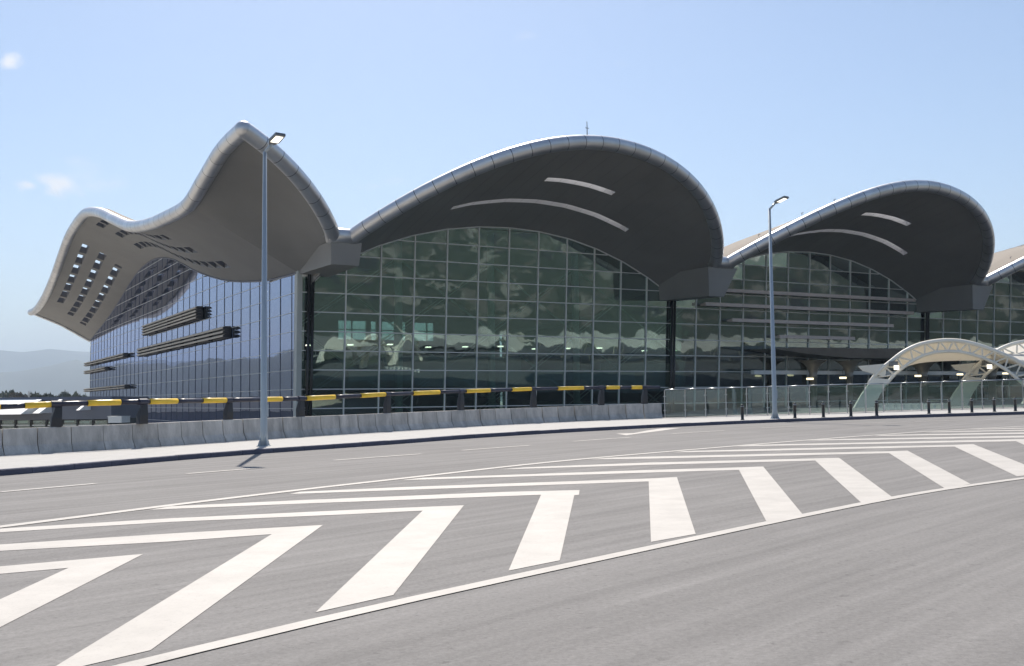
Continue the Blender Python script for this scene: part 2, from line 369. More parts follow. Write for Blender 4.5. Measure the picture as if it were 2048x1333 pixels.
# ------------------------------------------------------------------ elevated road, kerb, pavement
kerb_px = [(-260, 972), (0, 953.5), (150, 940), (300, 926), (470, 911.5), (640, 899.5), (760, 891.8), (950, 876.5), (1142, 865), (1320, 855.5), (1500, 847.5), (1600, 843.5), (1811, 836.5), (2048, 829.5), (2300, 824)]
foot_px = [(-260, 929), (0, 911.5), (150, 904), (300, 895.5), (470, 883), (640, 872), (760, 865), (960, 852.5), (1142, 843.5), (1328, 836.3), (1500, 831.8), (1629, 828.5), (1811, 822), (2048, 815.5), (2300, 811)]
KH = .15
kerb = [gr(*p) for p in kerb_px]
foot = [gr(x, y, KH) for x, y in foot_px]
def resample(pts, step):
    out = [pts[0].copy()]; acc = 0.0; d = step
    for a, b in zip(pts[:-1], pts[1:]):
        L = (b - a).length; s = 0.0
        while L - s >= d - 1e-9:
            s += d; out.append(a.lerp(b, s / L)); d = step
        d -= (L - s)
    return out
def smooth_poly(pts, it=3):
    for _ in range(it):
        pts = [pts[0]] + [(pts[i - 1] + 2 * pts[i] + pts[i + 1]) / 4 for i in range(1, len(pts) - 1)] + [pts[-1]]
    return pts
kerb = smooth_poly(resample(kerb, 1.5), 2); foot = smooth_poly(resample(foot, 1.5), 2)
def on(p, dz): return Vector((p.x, p.y, zr(p.x) + dz))
def side(pts, i):
    t = (pts[min(i + 1, len(pts) - 1)] - pts[max(i - 1, 0)]); t.z = 0; t.normalize(); return Vector((-t.y, t.x, 0))   # points away from us (left of travel = far side)
# road sheet: fan strips from the kerb line towards / behind the camera
def road_sheet():
    vs, fs = [], []; k = [on(p, 0) for p in kerb]
    k = [Vector((k[0].x - 40, k[0].y - 14, 0))] + k + [Vector((k[-1].x + 60, k[-1].y + 14, 0))]
    m = 9
    for p in k:
        for j in range(m):
            q = j / (m - 1)
            y = p.y + .05 if j == 0 else p.y * (1 - q) + (-45) * q
            vs.append((p.x, y, zr(p.x)))
    for i in range(len(k) - 1):
        for j in range(m - 1): fs.append((i * m + j, i * m + j + 1, (i + 1) * m + j + 1, (i + 1) * m + j))
    return vs, fs
road = tag(obj('road', *road_sheet(), M['asphalt']), kind='structure')
# kerb stones: individual blocks
kb = resample(kerb, 1.25)
for i in range(len(kb) - 1):
    a, b = kb[i], kb[i + 1]; d = (b - a).normalized(); s = Vector((-d.y, d.x, 0)).normalized()
    jz = random.uniform(-.006, .006)
    mb = MB(); prof = [(0, -.25), (.02, KH - .02 + jz), (.04, KH + .004 + jz), (.20, KH + .004 + jz), (.20, -.25)]
    mb.extrude(prof, on(a + d * .006, 0), on(b - d * .006, 0), s)
    o = mb.build('kerb_stone', M['kerb'], base=on(a, 0)); o.parent = road
# pavement slab sheet between kerb and far edge
def strip(name, A, B, za, zb, mat):
    n = 90; RA = [A[int(i * (len(A) - 1) / n)] for i in range(n + 1)]
    def at(P, q):
        f = q * (len(P) - 1); i = min(int(f), len(P) - 2); return P[i].lerp(P[i + 1], f - i)
    vs, fs = [], []
    for i in range(n + 1):
        a, b = at(A, i / n), at(B, i / n); vs += [on(a, za), on(b, zb)]
    for i in range(n): fs.append((2 * i, 2 * i + 2, 2 * i + 3, 2 * i + 1))
    return obj(name, vs, fs, mat)
kin = [p + side(kerb, i) * .19 for i, p in enumerate(kerb)]
fout = [p + side(foot, i) * .9 for i, p in enumerate(foot)]
pav = tag(strip('pavement', kin, fout, KH, KH, M['pave']), kind='structure')
# deck edge under the barrier (concrete fascia of the ramp)
mb = MB()
for i in range(0, len(fout) - 1):
    if fout[i].x > 9: break
    s = side(foot, i); mb.extrude([(0, -1.4), (0, KH - .004), (-.3, KH - .006), (-.3, -1.4)], on(fout[i], 0), on(fout[i + 1], 0), s)
mb.build('ramp_edge_beam', M['conc2'], parent=pav)

# ------------------------------------------------------------------ road markings
def sheet(name, px, dz=.006, mat='white'):
    P = [gr(x, y) for x, y in px]; c = sum(P, Vector()) / len(P)
    vs = [Vector((p.x, p.y, zr(p.x) + dz)) for p in P]
    me = bpy.data.meshes.new(name); bm = bmesh.new()
    f = bm.faces.new([bm.verts.new(v - Vector((c.x, c.y, zr(c.x)))) for v in vs])
    if f.normal.z < 0 or True: bmesh.ops.recalc_face_normals(bm, faces=bm.faces)
    bm.normal_update()
    if bm.faces[0:1] and list(bm.faces)[0].normal.z < 0: bmesh.ops.reverse_faces(bm, faces=bm.faces)
    bmesh.ops.triangulate(bm, faces=bm.faces); bm.to_mesh(me); bm.free(); me.materials.append(M[mat])
    return link(name, me, road, Vector((c.x, c.y, zr(c.x))))
def line(name, px, wid, dz=.0075, mat='white'):
    P = smooth_poly(resample([gr(x, y) for x, y in px], 1.0), 2)
    L, Rr = [], []
    for i, p in enumerate(P):
        s = side(P, i) * (wid / 2); L.append(on(p + s, dz)); Rr.append(on(p - s, dz))
    n = len(P); return obj(name, L + Rr, [(n + i, n + i + 1, i + 1, i) for i in range(n - 1)], M[mat], road)
line('edge_line', [(-300, 1091), (0, 1055.5), (342, 1011), (700, 969), (800, 958.6), (1044, 930.5), (1159, 919.3), (1300, 907), (1482, 891.8), (1665, 877), (1848, 864), (2048, 853), (2250, 844)], .26)
line('edge_line', [(60, 1383), (229, 1340), (600, 1250), (700, 1226.4), (1300, 1097), (1629, 1027.2), (1848, 984.2), (2048, 957), (2200, 938)], .17)
chev = [
 [(-400, 1163), (0, 1134), (287, 1109), (0, 1256), (-300, 1410), (-420, 1410), (0, 1200), (137, 1137), (0, 1149), (-400, 1180)],
 [(-400, 1113), (0, 1090), (342, 1068), (646, 1051), (301, 1302), (76, 1355), (113, 1333), (543.5, 1069.5), (342, 1084), (0, 1103), (-400, 1127)],
 [(-60, 1062), (342, 1037.5), (700, 1021), (928, 1011.5), (786.5, 1191.5), (631, 1226), (845.4, 1022.3), (700, 1029.5), (342, 1044.8), (0, 1065.5), (-80, 1069)],
 [(340, 1013.5), (600, 1001.3), (1000, 985), (1159, 981), (1158, 990.5), (1148.6, 991.5), (1119.6, 1122), (1017, 1142.6), (1082, 990.5), (600, 1008.3), (297, 1020.6)],
 [(600, 984.5), (800, 975.3), (1297, 957.9), (1353.8, 955), (1391.3, 1069), (1302, 1085), (1297.4, 963.8), (800, 981), (578, 989)],
 [(845, 956.5), (1300, 940.7), (1478, 935.6), (1526.4, 933.9), (1605, 1029.4), (1532.6, 1043.4), (1478, 940.6), (1300, 946), (800, 961.3)],
 [(1050, 935.5), (1300, 925.8), (1630, 917.6), (1678, 916.3), (1785.7, 996), (1723.7, 1007.5), (1630.5, 921.9), (1300, 930.5), (998, 939.8)],
 [(1215, 916.3), (1300, 914), (1778, 903.2), (1815, 902), (1941, 968.6), (1889.8, 978), (1778.5, 907.2), (1300, 918), (1176, 919.3)],
 [(1370, 903), (1500, 899.5), (1909, 890.4), (1946.5, 889), (2092, 947), (2034, 953.5), (1909, 894), (1500, 903), (1345, 905.5)],
 [(1490, 890.8), (2030, 879.3), (2060, 878.6), (2190, 925), (2140, 931), (2032, 883.2), (1468, 893.6)],
 [(1625, 879.8), (2048, 872.2), (2180, 870), (2180, 873.5), (2048, 875.8), (1603, 882)],
 [(1765, 870.6), (2048, 865.6), (2200, 863), (2200, 866), (2048, 868.5), (1746, 872.6)],
 [(1870, 863.8), (2048, 860.3), (2200, 857.5), (2200, 860), (2048, 862.4), (1848, 865.4)],
 [(1960, 858.4), (2048, 856.2), (2200, 853), (2200, 855), (2048, 857.8), (1939, 859.8)],
]
for i, c in enumerate(chev): sheet('chevron_stripe', c, .004)
for a, b in [((-200, 1001), (-60, 990)), ((0, 985), (258, 962)), ((373, 948.3), (582, 932)), ((668, 921.3), (844, 908.5)), ((923, 901.6), (1078, 890)), ((1147, 883.4), (1290, 873.3)),
             ((1344, 868.2), (1461, 861)), ((1523, 856.6), (1634, 851.5)), ((1687, 848.4), (1788, 844.9)), ((1830, 843.9), (1925, 840.8)), ((1972, 839.9), (2060, 837.5))]:
    line('lane_dash', [a, b], .20)
sheet('direction_arrow', [(1232, 868), (1252, 871.3), (1286, 866.8), (1330, 861.2), (1362, 856.6), (1322, 857.6), (1290, 862.6), (1268, 866.8)], .006)

# ------------------------------------------------------------------ jersey barriers
bend = 1326.0
bl = [p for p in resample(foot, .25)]
i_end = min(range(len(bl)), key=lambda i: abs(i) if False else (gr(bend, 836.3, KH) - bl[i]).length)
bl = bl[:i_end + 1]
blk = resample(bl[::-1], 1.12)
jprof = [(0, 0), (.02, .07), (.15, .30), (.20, .84), (.215, .86), (.445, .86), (.46, .84), (.51, .30), (.64, .07), (.66, 0)]
stain = ['plain grey', 'slightly stained', 'weathered', 'scuffed', 'streaked', 'pale']
nb = len(blk) - 1
barrier_center = []
post_px = [115, 295, 468, 612, 785, 932, 1075, 1208, 1295]
def colx(p):
    d = p - CAM; z = d.dot(FW); return CXP + FPX * d.dot(RT) / z
yel_px = [(-200, -120), (-60, 0), (52, 113), (182, 248), (311, 366), (417, 470), (534, 574), (623, 679), (731, 785), (836, 889), (942, 988), (1032, 1078), (1124, 1173), (1218, 1245), (1269, 1295)]
def blocklabel(i, xc):
    left = nb - 1 - i
    if i == 0: return 'concrete jersey barrier block at the right end of the row, next to the glass railing'
    ordn = ['second', 'third', 'fourth', 'fifth', 'sixth', 'seventh', 'eighth', 'ninth', 'tenth', 'eleventh', 'twelfth', 'thirteenth', 'fourteenth', 'fifteenth', 'sixteenth', 'seventeenth', 'eighteenth', 'nineteenth', 'twentieth']
    if xc < 524:
        k = sum(1 for j in range(nb) if 524 > cxs[j] > xc)
        where = 'left of the near lamp post'
        w = ['first', *ordn][k] if k < 20 else 'farthest'
        return 'grey concrete barrier block, %s one to the %s' % (w, where)
    k = i
    if k < 16: return 'grey concrete barrier block, %s counted leftward from the right end of the row' % ordn[k - 1]
    k = sum(1 for j in range(nb) if 524 < cxs[j] < xc)
    return 'grey concrete barrier block, %s one to the right of the near lamp post' % (['first', *ordn][k] if k < 20 else 'farther')
cxs = [colx((blk[i] + blk[i + 1]) / 2) for i in range(nb)]
for i in range(nb):
    b, a = blk[i], blk[i + 1]
    if cxs[i] < -70: continue
    d = (b - a).normalized(); s = Vector((-d.y, d.x, 0)).normalized()
    g1 = random.choice((.012, .02, .03, .045))
    off = s * random.uniform(-.012, .012)
    A, B = on(a, KH - .002) + d * g1 + off, on(b, KH - .002) - d * .01 + off
    mb = MB().extrude(jprof, A, B, s)
    o = mb.build('concrete_barrier', M['conc'], base=A)
    tag(o, blocklabel(i, cxs[i]), 'barrier', 'jersey barrier blocks along the ramp edge')

# striped rail on posts
rail_px = [(-260, 832), (0, 814.5), (115, 808.5), (295, 803.8), (468, 800.8), (612, 797.6), (785, 789), (932, 783), (1075, 778.2), (1208, 775.6), (1322, 775)]
def interp(tab, x):
    for (x0, y0), (x1, y1) in zip(tab[:-1], tab[1:]):
        if x <= x1: return y0 + (y1 - y0) * (x - x0) / (x1 - x0)
    return tab[-1][1]
def foot_at(px): return gr(px, interp(foot_px, px), KH)
def rail_at(px):
    g = foot_at(px); f2 = foot_at(px + 8); d = (f2 - g); d.z = 0; d.normalize(); s = Vector((-d.y, d.x, 0)); g = g + s * .33
    return Vector((g.x, g.y, hit(px, interp(rail_px, px), g, Vector((0, 1, 0))).z)), g, d, s
r0p, g0p, _, _ = rail_at(0)
rroot = empty('guard_rail', (g0p.x, g0p.y, zr(g0p.x) + KH), 'yellow and navy striped tube rail on dark posts above the concrete barriers', 'guard rail')
def rsec(a, b, mat, rad):
    n = 3; pts = [rail_at(a + (b - a) * k / n)[0] for k in range(n + 1)]
    o = MB().tube(pts, rad, 10).build('rail_section', M[mat], smooth=True); o.parent = rroot; o.location = -rroot.location
    for p in o.data.polygons:
        if len(p.vertices) > 4: p.use_smooth = False
prev = -260
for a, b in yel_px:
    rsec(prev, a, 'navy', .092); rsec(a, b, 'yellow', .108); prev = b
rsec(prev, 1324, 'navy', .092)
for px in [-90] + post_px:
    r, g, d, s = rail_at(px)
    zt, zb = r.z - .02, zr(g.x) + KH + .85; hh = zt - zb; w = .175
    prof = [(-.10, 0), (-.10, hh * .4), (-.03, hh), (.10, hh), (.13, hh * .4), (.10, 0)]
    base = Vector((g.x, g.y, zb))
    vs = []
    mb = MB()
    n = len(prof); vs = []
    for e in (-1, 1):
        for p_, q_ in prof:
            ww = w * (1.0 - .45 * (q_ / max(hh, .1)) ** 2)
            vs.append(base + d * (e * ww + .10 * (q_ / max(hh, .1)) ** 2) + s * p_ + Vector((0, 0, q_)))
    mb.add(vs, [(i, (i + 1) % n, n + (i + 1) % n, n + i) for i in range(n)] + [tuple(range(n))[::-1], tuple(range(n, 2 * n))])
    o = mb.build('post', M['post']); o.parent = rroot; o.location = -rroot.location
    o = MB().tube([r - d * .16, r + d * .16], .125, 10).build('clamp', M['navy'], smooth=False); o.parent = rroot; o.location = -rroot.location

# ------------------------------------------------------------------ lamps
def lamp(fx, fy, topy, armdx, armdy, hdw, label):
    g = gr(fx, fy, KH); root = empty('street_lamp', g, label, 'street lamp', 'tall slim street lamps on the kerb')
    h = hit(fx, topy, g, Vector((0, 1, 0))).z - g.z
    MB().box((-.20, -.20, 0), (.20, .20, .03)).build('base_plate', M['lamp'], root)
    pl = MB().tube([(0, 0, .03), (0, 0, .5), (0, 0, h)], [.14, .12, .066], 12).build('pole', M['lamp'], root, smooth=True)
    mb = MB()
    for k in range(4):
        a = math.pi / 4 + k * math.pi / 2
        c = Vector((math.cos(a), math.sin(a), 0)); e = Vector((-c.y, c.x, 0)) * .012
        mb2 = MB().add([c * .13 - e + Vector((0, 0, .03)), c * .13 + e + Vector((0, 0, .03)), c * .235 + e + Vector((0, 0, .03)), c * .235 - e + Vector((0, 0, .03)), c * .12 - e + Vector((0, 0, .34)), c * .12 + e + Vector((0, 0, .34))],
                 [(0, 1, 2, 3), (0, 4, 5, 1), (3, 2, 5, 4), (0, 3, 4), (1, 5, 2)])
        mb2.build('stiffener', M['lamp'], root)
    MB().box((.09, -.07, 1.0), (.142, .07, 1.42)).build('access_door', M['lamp'], pl)
    # arm rising to the head over the road; head tilts up
    ax = Vector((armdx, -.25, 0)); 
    A0 = Vector((0, 0, h - .03)); A1 = A0 + Vector((armdx * .55, -.12, armdy * .55))
    MB().tube([A0, A1], .055, 8).build('arm', M['lamp'], root, smooth=True)
    # head: flat tapered housing with a lit lens beneath
    dirv = Vector((.55, -.70, .24)).normalized(); sidev = Vector((.80, .60, 0)).normalized(); sidev = (sidev - dirv * sidev.dot(dirv)).normalized(); nn = dirv.cross(sidev)
    if nn.z < 0: nn = -nn
    L, W0, W1 = .74, .20, .18
    B0 = A1 - dirv * .05
    vs = [B0 - sidev * .09 - nn * .05, B0 + sidev * .09 - nn * .05, B0 + dirv * .2 + sidev * W0 - nn * .05, B0 + dirv * L + sidev * W1 - nn * .05, B0 + dirv * L - sidev * W1 - nn * .05, B0 + dirv * .2 - sidev * W0 - nn * .05]
    vt = [v + nn * .09 for v in vs]; n = 6
    hd = obj('lamp_head', vs + vt, [tuple(range(n))[::-1], tuple(range(n, 2 * n))] + [(i, (i + 1) % n, n + (i + 1) % n, n + i) for i in range(n)], M['lamp_dark'], root)
    ctr = B0 + dirv * .43 - nn * .053
    q = [ctr - dirv * .22 - sidev * .14, ctr + dirv * .22 - sidev * .13, ctr + dirv * .22 + sidev * .13, ctr - dirv * .22 + sidev * .14]
    obj('lens', q + [v - nn * .012 for v in q], [(0, 1, 2, 3), (7, 6, 5, 4), (0, 4, 5, 1), (1, 5, 6, 2), (2, 6, 7, 3), (3, 7, 4, 0)], M['lamp_on'], hd)
    return root
lamp(527.5, 893, 304, .50, .55, .9, 'near tall grey street lamp standing on the pavement in front of the barriers')
lamp(1550, 838, 418, .55, .60, .9, 'farther tall grey street lamp standing between the black bollards')

# ------------------------------------------------------------------ bollards
bol = [(1485, 840.5), (1590, 836.8), (1647, 835.2), (1702, 833.4), (1753.5, 831.7), (1858, 828.2), (1899, 827), (1944, 825.5), (1989, 824), (2031, 822.8)]
blab = ['black bollard standing alone to the left of the far lamp post', 'first black bollard to the right of the far lamp post', 'second black bollard to the right of the far lamp post',
        'third black bollard to the right of the far lamp post', 'black bollard before the foot of the left cream arch', 'black bollard just past the wide gap at the dropped kerb',
        'second black bollard after the wide gap in the row', 'third black bollard after the wide gap in the row', 'last but one black bollard at the right edge', 'rightmost black bollard of the row']
def bolmesh():
    prof = [(.105, 0), (.105, .015), (.075, .03), (.075, .60), (.083, .605), (.083, .63), (.075, .635), (.075, .70), (.068, .735), (.045, .76), (.012, .77)]
    n = 14; vs = []; fs = []
    for r, z in prof:
        for k in range(n): vs.append((r * math.cos(2 * math.pi * k / n), r * math.sin(2 * math.pi * k / n), z))
    for i in range(len(prof) - 1):
        for k in range(n): fs.append((i * n + k, i * n + (k + 1) % n, (i + 1) * n + (k + 1) % n, (i + 1) * n + k))
    fs.append(tuple((len(prof) - 1) * n + k for k in range(n)))
    return mesh('bollard', vs, fs, M['blackrub'], True)
bm_ = bolmesh()
band = MB().tube([(0, 0, .655), (0, 0, .685)], .079, 14).mesh('band', M['steel'], True)
for (x, y), lb in zip(bol, blab):
    o = link('bollard', bm_, None, gr(x, y, KH)); tag(o, lb, 'bollard', 'black bollards along the kerb')
    sc_ = 1.0 if x < 1800 else .93
    o.scale = (sc_, sc_, sc_ * 1.0)
    link('band', band, o)

# ------------------------------------------------------------------ terminal: local frame  x = along the front, -y = outwards, z up
P0 = Vector((-3.577, 115, 0)); LEAN = R_(3.5); RZ = R_(29.5)
D = Vector((math.cos(RZ), math.sin(RZ), 0)); N = Vector((math.sin(RZ), -math.cos(RZ), 0))
term = empty('airport_terminal', P0 + Vector((0, 0, 0)), 'large glass airport terminal with wavy metal shell roofs behind the ramp', 'building', rz=RZ)
def T(u, v, w): return Vector((u, -v, w))              # v outward
def world(u, v, w): return P0 + D * u + N * v + Vector((0, 0, w))
PER = 45.5; U0 = -19.55
UC = [3.2, 3.2 + PER, 3.2 + 2 * PER]
AD = [0, 3.7, 7.8, 11.7, 15.5, 19.2, 21.2, 22.75]; AW = [20.5, 20.35, 19.8, 18.86, 17.55, 15.84, 14.72, 13.1]
def lerp_tab(x, X, Y):
    if x <= X[0]: return Y[0]
    for i in range(len(X) - 1):
        if x <= X[i + 1]: return Y[i] + (Y[i + 1] - Y[i]) * (x - X[i]) / (X[i + 1] - X[i])
    return Y[-1]
def archw(d): return lerp_tab(abs(d), AD, AW)
def vfac(w): return w * math.tan(LEAN)
def Ecurve(x, uc):
    ax = min(1.0, abs(x)); return Vector((uc + 21.8 * x, 10.1 + 10.4 * (1 - ax ** 2.7) ** .89, 16.76 + 8.94 * (1 - ax ** 1.9) ** .935))
def Acurve(x, uc):
    w = archw(22.75 * abs(x)); return Vector((uc + 22.75 * x, vfac(w) , w))
def Tv(p): return Vector((p[0], -p[1], p[2]))
TR = .70

def slab_surface(name, nu, nv, fb, holes, parent, thick=1.1, mats=None, up=Vector((0, 0, 1)), smooth=True, edge_walls=True, lining=lambda i: 2):
    """two skins (soffit and top) with real slots cut through and lined walls between"""
    vs = []; fs = []; mi = []
    for i in range(nu + 1):
        for j in range(nv + 1):
            p = fb(i / nu, j / nv); vs.append(p)
    K = len(vs)
    for i in range(nu + 1):
        for j in range(nv + 1):
            vs.append(vs[i * (nv + 1) + j] + up * (thick if not callable(thick) else thick(i / nu, j / nv)))
    def I(i, j): return i * (nv + 1) + j
    cell = lambda i, j: 0 <= i < nu and 0 <= j < nv and (i, j) not in holes
    for i in range(nu):
        for j in range(nv):
            if (i, j) in holes: continue
            fs.append((I(i, j), I(i, j + 1), I(i + 1, j + 1), I(i + 1, j))); mi.append(0)
            fs.append((K + I(i, j), K + I(i + 1, j), K + I(i + 1, j + 1), K + I(i, j + 1))); mi.append(1)
            for (di, dj, a, b) in ((-1, 0, I(i, j), I(i, j + 1)), (1, 0, I(i + 1, j + 1), I(i + 1, j)), (0, -1, I(i + 1, j), I(i, j)), (0, 1, I(i, j + 1), I(i + 1, j + 1))):
                ii, jj = i + di, j + dj
                if (ii, jj) in holes: fs.append((a, b, K + b, K + a)); mi.append(lining(i))
                elif not (0 <= ii < nu and 0 <= jj < nv) and edge_walls: fs.append((a, b, K + b, K + a)); mi.append(0)
    me = bpy.data.meshes.new(name); me.from_pydata([tuple(v) for v in vs], [], fs); me.update()
    for m_ in (mats or (M['soffit'], M['roof'], M['slotwall'])): me.materials.append(m_)
    me.polygons.foreach_set('material_index', mi)
    if smooth: me.polygons.foreach_set('use_smooth', [m_ < 2 for m_ in mi])
    me.update()
    o = link(name, me, parent)
    # keep crisp corners between skins and lining
    bm = bmesh.new(); bm.from_mesh(me)
    for e in bm.edges:
        if len(e.link_faces) == 2 and e.calc_face_angle(0) > R_(40): e.smooth = False
    bm.to_mesh(me); bm.free()
    return o

def edge_tube(path, parent, seg=1.85, rad=TR, up=None):
    """aluminium edge in separate rolled panels over a dark core"""
    L = [0.0]
    for p_, q_ in zip(path[:-1], path[1:]): L.append(L[-1] + (q_ - p_).length)
    n = max(1, round(L[-1] / seg)); sub = 4; M_ = n * sub; ring = 20
    P = []; i = 0
    for k in range(M_ + 1):
        d = L[-1] * k / M_
        while i < len(L) - 2 and L[i + 1] < d: i += 1
        P.append(path[i].lerp(path[i + 1], (d - L[i]) / max(1e-9, L[i + 1] - L[i])))
    Ts = [(P[min(k + 1, M_)] - P[max(k - 1, 0)]).normalized() for k in range(M_ + 1)]
    A = []; prev = Vector((0, 0, 1))
    for t in Ts: prev = (prev - t * prev.dot(t)).normalized(); A.append(prev)
    def rg(c, t, a, r): b_ = t.cross(a); return [c + (a * math.cos(2 * math.pi * (j + .5) / ring) + b_ * math.sin(2 * math.pi * (j + .5) / ring)) * r for j in range(ring)]
    core = MB().tube(P, rad * .975, 16).build('edge_core', M['fascia_core'], parent, smooth=True)
    for k in range(n):
        vs, fs = [], []
        for j in range(sub + 1):
            q = k * sub + j; c = P[q] + (Ts[q] * .03 if j == 0 else (-Ts[q] * .03 if j == sub else Vector()))
            vs += rg(c, Ts[q], A[q], rad)
        for j in range(sub):
            for m in range(ring): fs.append((j * ring + m, j * ring + (m + 1) % ring, (j + 1) * ring + (m + 1) % ring, (j + 1) * ring + m))
        obj('edge_panel', vs, fs, M['fascia'], parent, smooth=True)

def soffit_pt(uc, x, t):
    e, a = Ecurve(x, uc), Acurve(x, uc); p = e.lerp(a, t)
    p.z += math.sin(math.pi * t) * .35 * (1 - x * x)
    return Tv(p)
def drop(sd): return min(.13 * sd, .13 * 38 + .02 * max(0, sd - 38))
def lobe(uc):
    NU, NV = 100, 24
    holes = set()
    for i in range(NU):
        xm = -1 + 2 * (i + .5) / NU
        if -.44 < xm < .54: holes.add((i, 16))
        if -.08 < xm < .30: holes.add((i, 10))
    def thick(a, b):
        x = -1 + 2 * a; e = Ecurve(x, uc); sp_ = soffit_pt(uc, x, b); return max(.30, e.z + .35 - drop(e.y + sp_.y) - sp_.z)
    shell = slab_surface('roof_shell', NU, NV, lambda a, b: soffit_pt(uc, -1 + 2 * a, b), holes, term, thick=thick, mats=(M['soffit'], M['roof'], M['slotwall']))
    path = [Tv(Ecurve(-1 + 2 * i / 160, uc)) for i in range(161)]
    edge_tube(path, shell)
    vs, fs = [], []; n = 60; m = 8
    for i in range(n + 1):
        x = -1 + 2 * i / n; e = Ecurve(x, uc); a = Acurve(x, uc)
        for j in range(m + 1):
            q = j / m
            vs.append(Tv((e.x, a.y + .1 + (-43 - a.y) * q, e.z + .34 - drop(e.y - (a.y + .1 + (-43 - a.y) * q)))))
    for i in range(n):
        for j in range(m): fs.append((i * (m + 1) + j, (i + 1) * (m + 1) + j, (i + 1) * (m + 1) + j + 1, i * (m + 1) + j + 1))
    o = obj('vault', vs, fs, M['roof'], shell, smooth=True)
    for k in range(1, 24):
        x = -1 + k / 12
        pts = [soffit_pt(uc, x, t) + Vector((0, 0, -.004)) for t in [.05 + .94 * q / 10 for q in range(11)]]
        MB().tube(pts, .006, 4).build('soffit_joint', M['fascia_core'], shell)
    # standing seams over the vault and the overhang
    for k in range(5):
        v = 9.5 - k * 2.0; pts = []
        for i in range(41):
            x = -1 + 2 * i / 40; e = Ecurve(x, uc)
            if e.y > v + 1: pts.append(Tv((e.x, v, e.z + .42 - drop(e.y - v))))
        if len(pts) > 1: MB().tube(pts, .06, 4).build('roof_seam', M['roofgrey'], shell)
    return shell
for uc in UC: lobe(uc)

# ---- corner shell with the long wavy side eave
def catmull(P, n):
    out = []
    for i in range(len(P) - 1):
        p0 = P[max(i - 1, 0)]; p1 = P[i]; p2 = P[i + 1]; p3 = P[min(i + 2, len(P) - 1)]
        for k in range(n):
            t = k / n
            out.append(.5 * ((2 * p1) + (p2 - p0) * t + (2 * p0 - 5 * p1 + 4 * p2 - p3) * t * t + (3 * p1 - p0 - 3 * p2 + p3) * t ** 3))
    out.append(P[-1].copy()); return out
eave_v = [(19.1, 23.4), (12.9, 23.0), (6.7, 21.6), (0.8, 20.3), (-7.6, 20.5), (-17.8, 21.2), (-28.6, 22.6), (-40.2, 25.2), (-52.6, 28.1), (-65.5, 30.1), (-76.2, 30.0), (-84.8, 29.1), (-92.6, 27.2), (-103.5, 24.5), (-117.5, 22.1), (-131.8, 21.0), (-143.7, 21.2)]
EV = [Vector((-31.2 - 1.6 * i / 16, v, w)) for i, (v, w) in enumerate(eave_v)]
UC0 = UC[0] - PER
xc = (-31.2 - UC0) / 21.8
EV[0] = Ecurve(xc, UC0)
UW = -20.7
wall_v = [(0.4, 14.4), (-3.7, 14.5), (-10.9, 14.8), (-23.4, 16.0), (-33.2, 17.5), (-43.0, 19.4), (-52.4, 21.6), (-59.3, 23.1), (-66.7, 24.2), (-74.8, 24.8), (-83.5, 24.6), (-93.0, 23.5), (-106.1, 21.0), (-120.9, 18.5), (-145.2, 15.4)]
EC = catmull(EV, 10); ECs = EC[30:]                      # side part starts at the crease
WC = catmull([Vector((UW, v, w)) for v, w in wall_v], 10)
def by_v(P, q):
    v = P[0].y + (P[-1].y - P[0].y) * q
    for i in range(len(P) - 1):
        if P[i + 1].y <= v: 
            f = (P[i].y - v) / max(1e-6, P[i].y - P[i + 1].y); return P[i].lerp(P[i + 1], f)
    return P[-1].copy()
NU, NV = 144, 20
holes = set()
for i in range(NU):
    v = -145 * (i + .5) / NU
    for j0, (m0, m1), (f0, f1) in ((5, (-22, -74), (-86, -122)), (10, (-20, -74), (-88, -130)), (15, (-16, -74), (-90, -134))):
        if (m1 < v < m0 or f1 < v < f0) and i % (5 if v < -80 else 4) != 0: holes |= {(i, j0), (i, j0 - 1)}
def side_pt(a, b):
    p = by_v(ECs, a).lerp(by_v(WC, a), b); p.z += math.sin(math.pi * b) * .5; return Tv(p)
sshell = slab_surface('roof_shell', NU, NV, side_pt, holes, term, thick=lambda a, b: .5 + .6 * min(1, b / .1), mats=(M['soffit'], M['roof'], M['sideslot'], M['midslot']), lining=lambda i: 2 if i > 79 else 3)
sshell['label'] = 'wavy side overhang with three rows of slots'
edge_tube([Tv(p) for p in EC], sshell, seg=2.6)
# end rim of the far tip
edge_tube([Tv(ECs[-1]), Tv(ECs[-1].lerp(WC[-1], .5) + Vector((0, 0, .5))), Tv(WC[-1])], sshell, seg=3, rad=.34)
# roof over the hall behind the side wall
vs, fs = [], []
for i in range(73):
    w = by_v(WC, i / 72)
    for j in range(5): vs.append(Tv((w.x + .0 + j * 2, w.y, w.z + 1.12 - .1 * j)))
for i in range(72):
    for j in range(4): fs.append((i * 5 + j, (i + 1) * 5 + j, (i + 1) * 5 + j + 1, i * 5 + j + 1))
obj('vault', vs, fs, M['roofgrey'], sshell, smooth=True)
